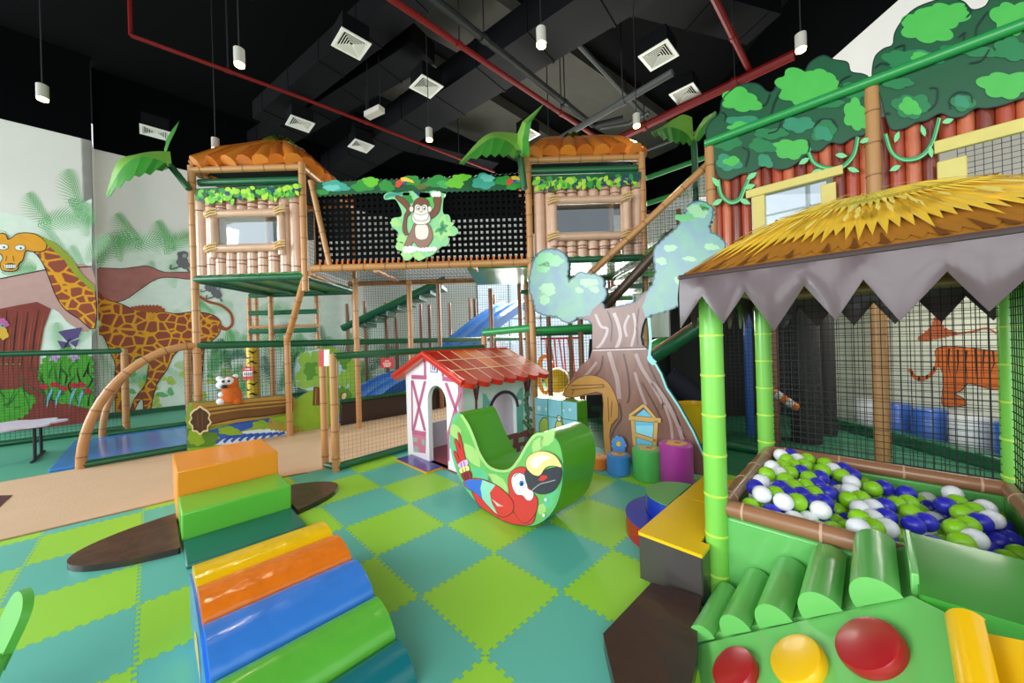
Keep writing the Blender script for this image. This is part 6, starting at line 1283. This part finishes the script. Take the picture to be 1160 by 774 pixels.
for i, (x, y, rx, ry, m) in enumerate(((760, 150, 50, 48, tf), (840, 130, 50, 50, tf), (740, 230, 44, 40, tf), (800, 220, 60, 60, tfd), (840, 270, 46, 40, tf), (760, 285, 54, 26, tf), (850, 190, 40, 40, tf), (990, 160, 42, 40, tfd), (1035, 190, 38, 50, tf), (985, 250, 40, 50, tf), (1035, 310, 38, 60, tf), (980, 350, 40, 50, tfd), (930, 130, 30, 30, tfd))): bd.cloud(*C((x, y))[0], rx/5.16, ry/5.16, m, 1.4+i*.06, 7, i)
bd.oval(*C((975, 355))[0], 3.6, 5, lgd, 2.6, 14, .4); bd.oval(*C((978, 355))[0], 2.6, 4, lgr, 2.9, 14, .4)
bd.mb.build('board', t, smooth=False)
# the log stands forward of the board
bl_ = Board('b', LBb-.10); lo = C((95, 398), (130, 396), (400, 375), (668, 352), (690, 395), (685, 440), (480, 490), (190, 532), (130, 560)); 
bl_.base(cr_closed(lo, 2), lg, .10, lgd)
for k, (y0, y1, m, wd) in enumerate(((425, 375, lgd, 1.4), (450, 395, lgd, 2.4), (480, 415, lgd, 4), (505, 430, lgd, 4.5), (525, 442, printm('log_dark', '#4e3218', rough=.35), 2))): bl_.stroke(cr_open(C((170, y0), (350, (y0+y1)/2+3), (520, (y0+y1)/2-14), (680, y1))), wd, m, 1)
e = [(200+(137+62*math.cos(q)*(1+.12*math.sin(9*q)))/5.16, 380+(497+80*math.sin(q)*(1+.08*math.cos(8*q)))/5.16) for q in [2*PI*i/44 for i in range(44)]]
bl_.poly(e, lgr, 2); bl_.poly([(x+(226.5-x)*.16, y+(476.3-y)*.14) for x, y in e], lge, 3); bl_.stroke(C((120, 450), (125, 540)), 1.6, lgd, 4); bl_.stroke(C((150, 445), (152, 545)), 1.4, lgd, 4)
bl_.mb.build('log', t, smooth=False)
fur = M('plush_orange', '#d2661e', .95, var=.25, bump=.6, bscale=60, vscale=40); fuw = M('plush_white', '#e8eef2', .95, var=.1, bump=.4, bscale=60); pk_ = M('plush_eye', '#16181c', .2)
p = ob(262, 456.5, 7.25)-E2*.05; t = thing('plush_toy', 'orange plush animal with white face sitting on the painted log', 'soft toy', p+E2*.05, R45)
cc = p+E2*.05; s = .0155*1.02
b = MB(); b.lathe(cc, [(.10, 0), (.17, .03), (.185, .14), (.16, .26), (.13, .34)], fur, 20); b.build('body', t)
hd_ = cc+ZA*.42-E1*.02; b = MB(); b.ball(hd_, .155, fur, 20, 12, (1, .95, .95)); b.build('head', t)
b = MB(); 
for da, dz, r in ((-.105, .03, .085), (-.02, .045, .09)): b.ball(hd_+E1*da-E2*.085+ZA*dz, r, fuw, 16, 10)
b.ball(hd_-E1*.15+ZA*.10, .06, fuw, 12, 8); b.ball(hd_+E1*.10+ZA*.13, .05, fuw, 12, 8); b.ball(hd_-E1*.13-ZA*.03, .085, fuw, 14, 8); b.build('face', t)
b = MB()
for da in (-.115, -.03): b.ball(hd_+E1*da-E2*.165+ZA*.05, .026, pk_, 10, 8)
b.ball(hd_-E1*.10-E2*.17-ZA*.055, .05, pk_, 12, 8, (1.2, 1, .8)); b.build('features', t)
b = MB(); b.ball(cc-E1*.17-E2*.06+ZA*.06, .075, fuw, 14, 8, (1, 1, .9)); b.build('paw', t); b = MB(); b.ball(cc-E1*.15-E2*.05+ZA*.2, .06, fuw, 14, 8); b.build('paw', t); b = MB(); b.ball(cc+E1*.08-E2*.14+ZA*.04, .07, fur, 14, 8); b.build('paw', t)
b = MB(); b.lathe(cc+ZA*.235, [(.172, 0), (.178, .008), (.170, .016)], M('plush_band', '#b87a3a', .8), 20); b.build('belt', t)
t.scale = (.8, .8, .76)
bw = vinyl('barrier_brown', '#2e1a16', rough=.4, bump=.05); ba0, ba1 = ob(384, 488, 7.34).dot(E1), ob(468, 466, 7.34).dot(E1)
t = thing('barrier_board', 'low dark brown padded barrier along the tan path, between the log board and the house', 'barrier', W((ba0+ba1)/2, 7.34), R45)
b = MB(); b.boxab(ba0, ba1+1.6, 7.20, 7.27, 0, .43, bw); b.build('panel', t, bevel=.01); b = MB(); b.tube([W(ba0, 7.235, .465), W(ba1+1.6, 7.235, .465)], .036, gtube, 8); b.build('top_tube', t)
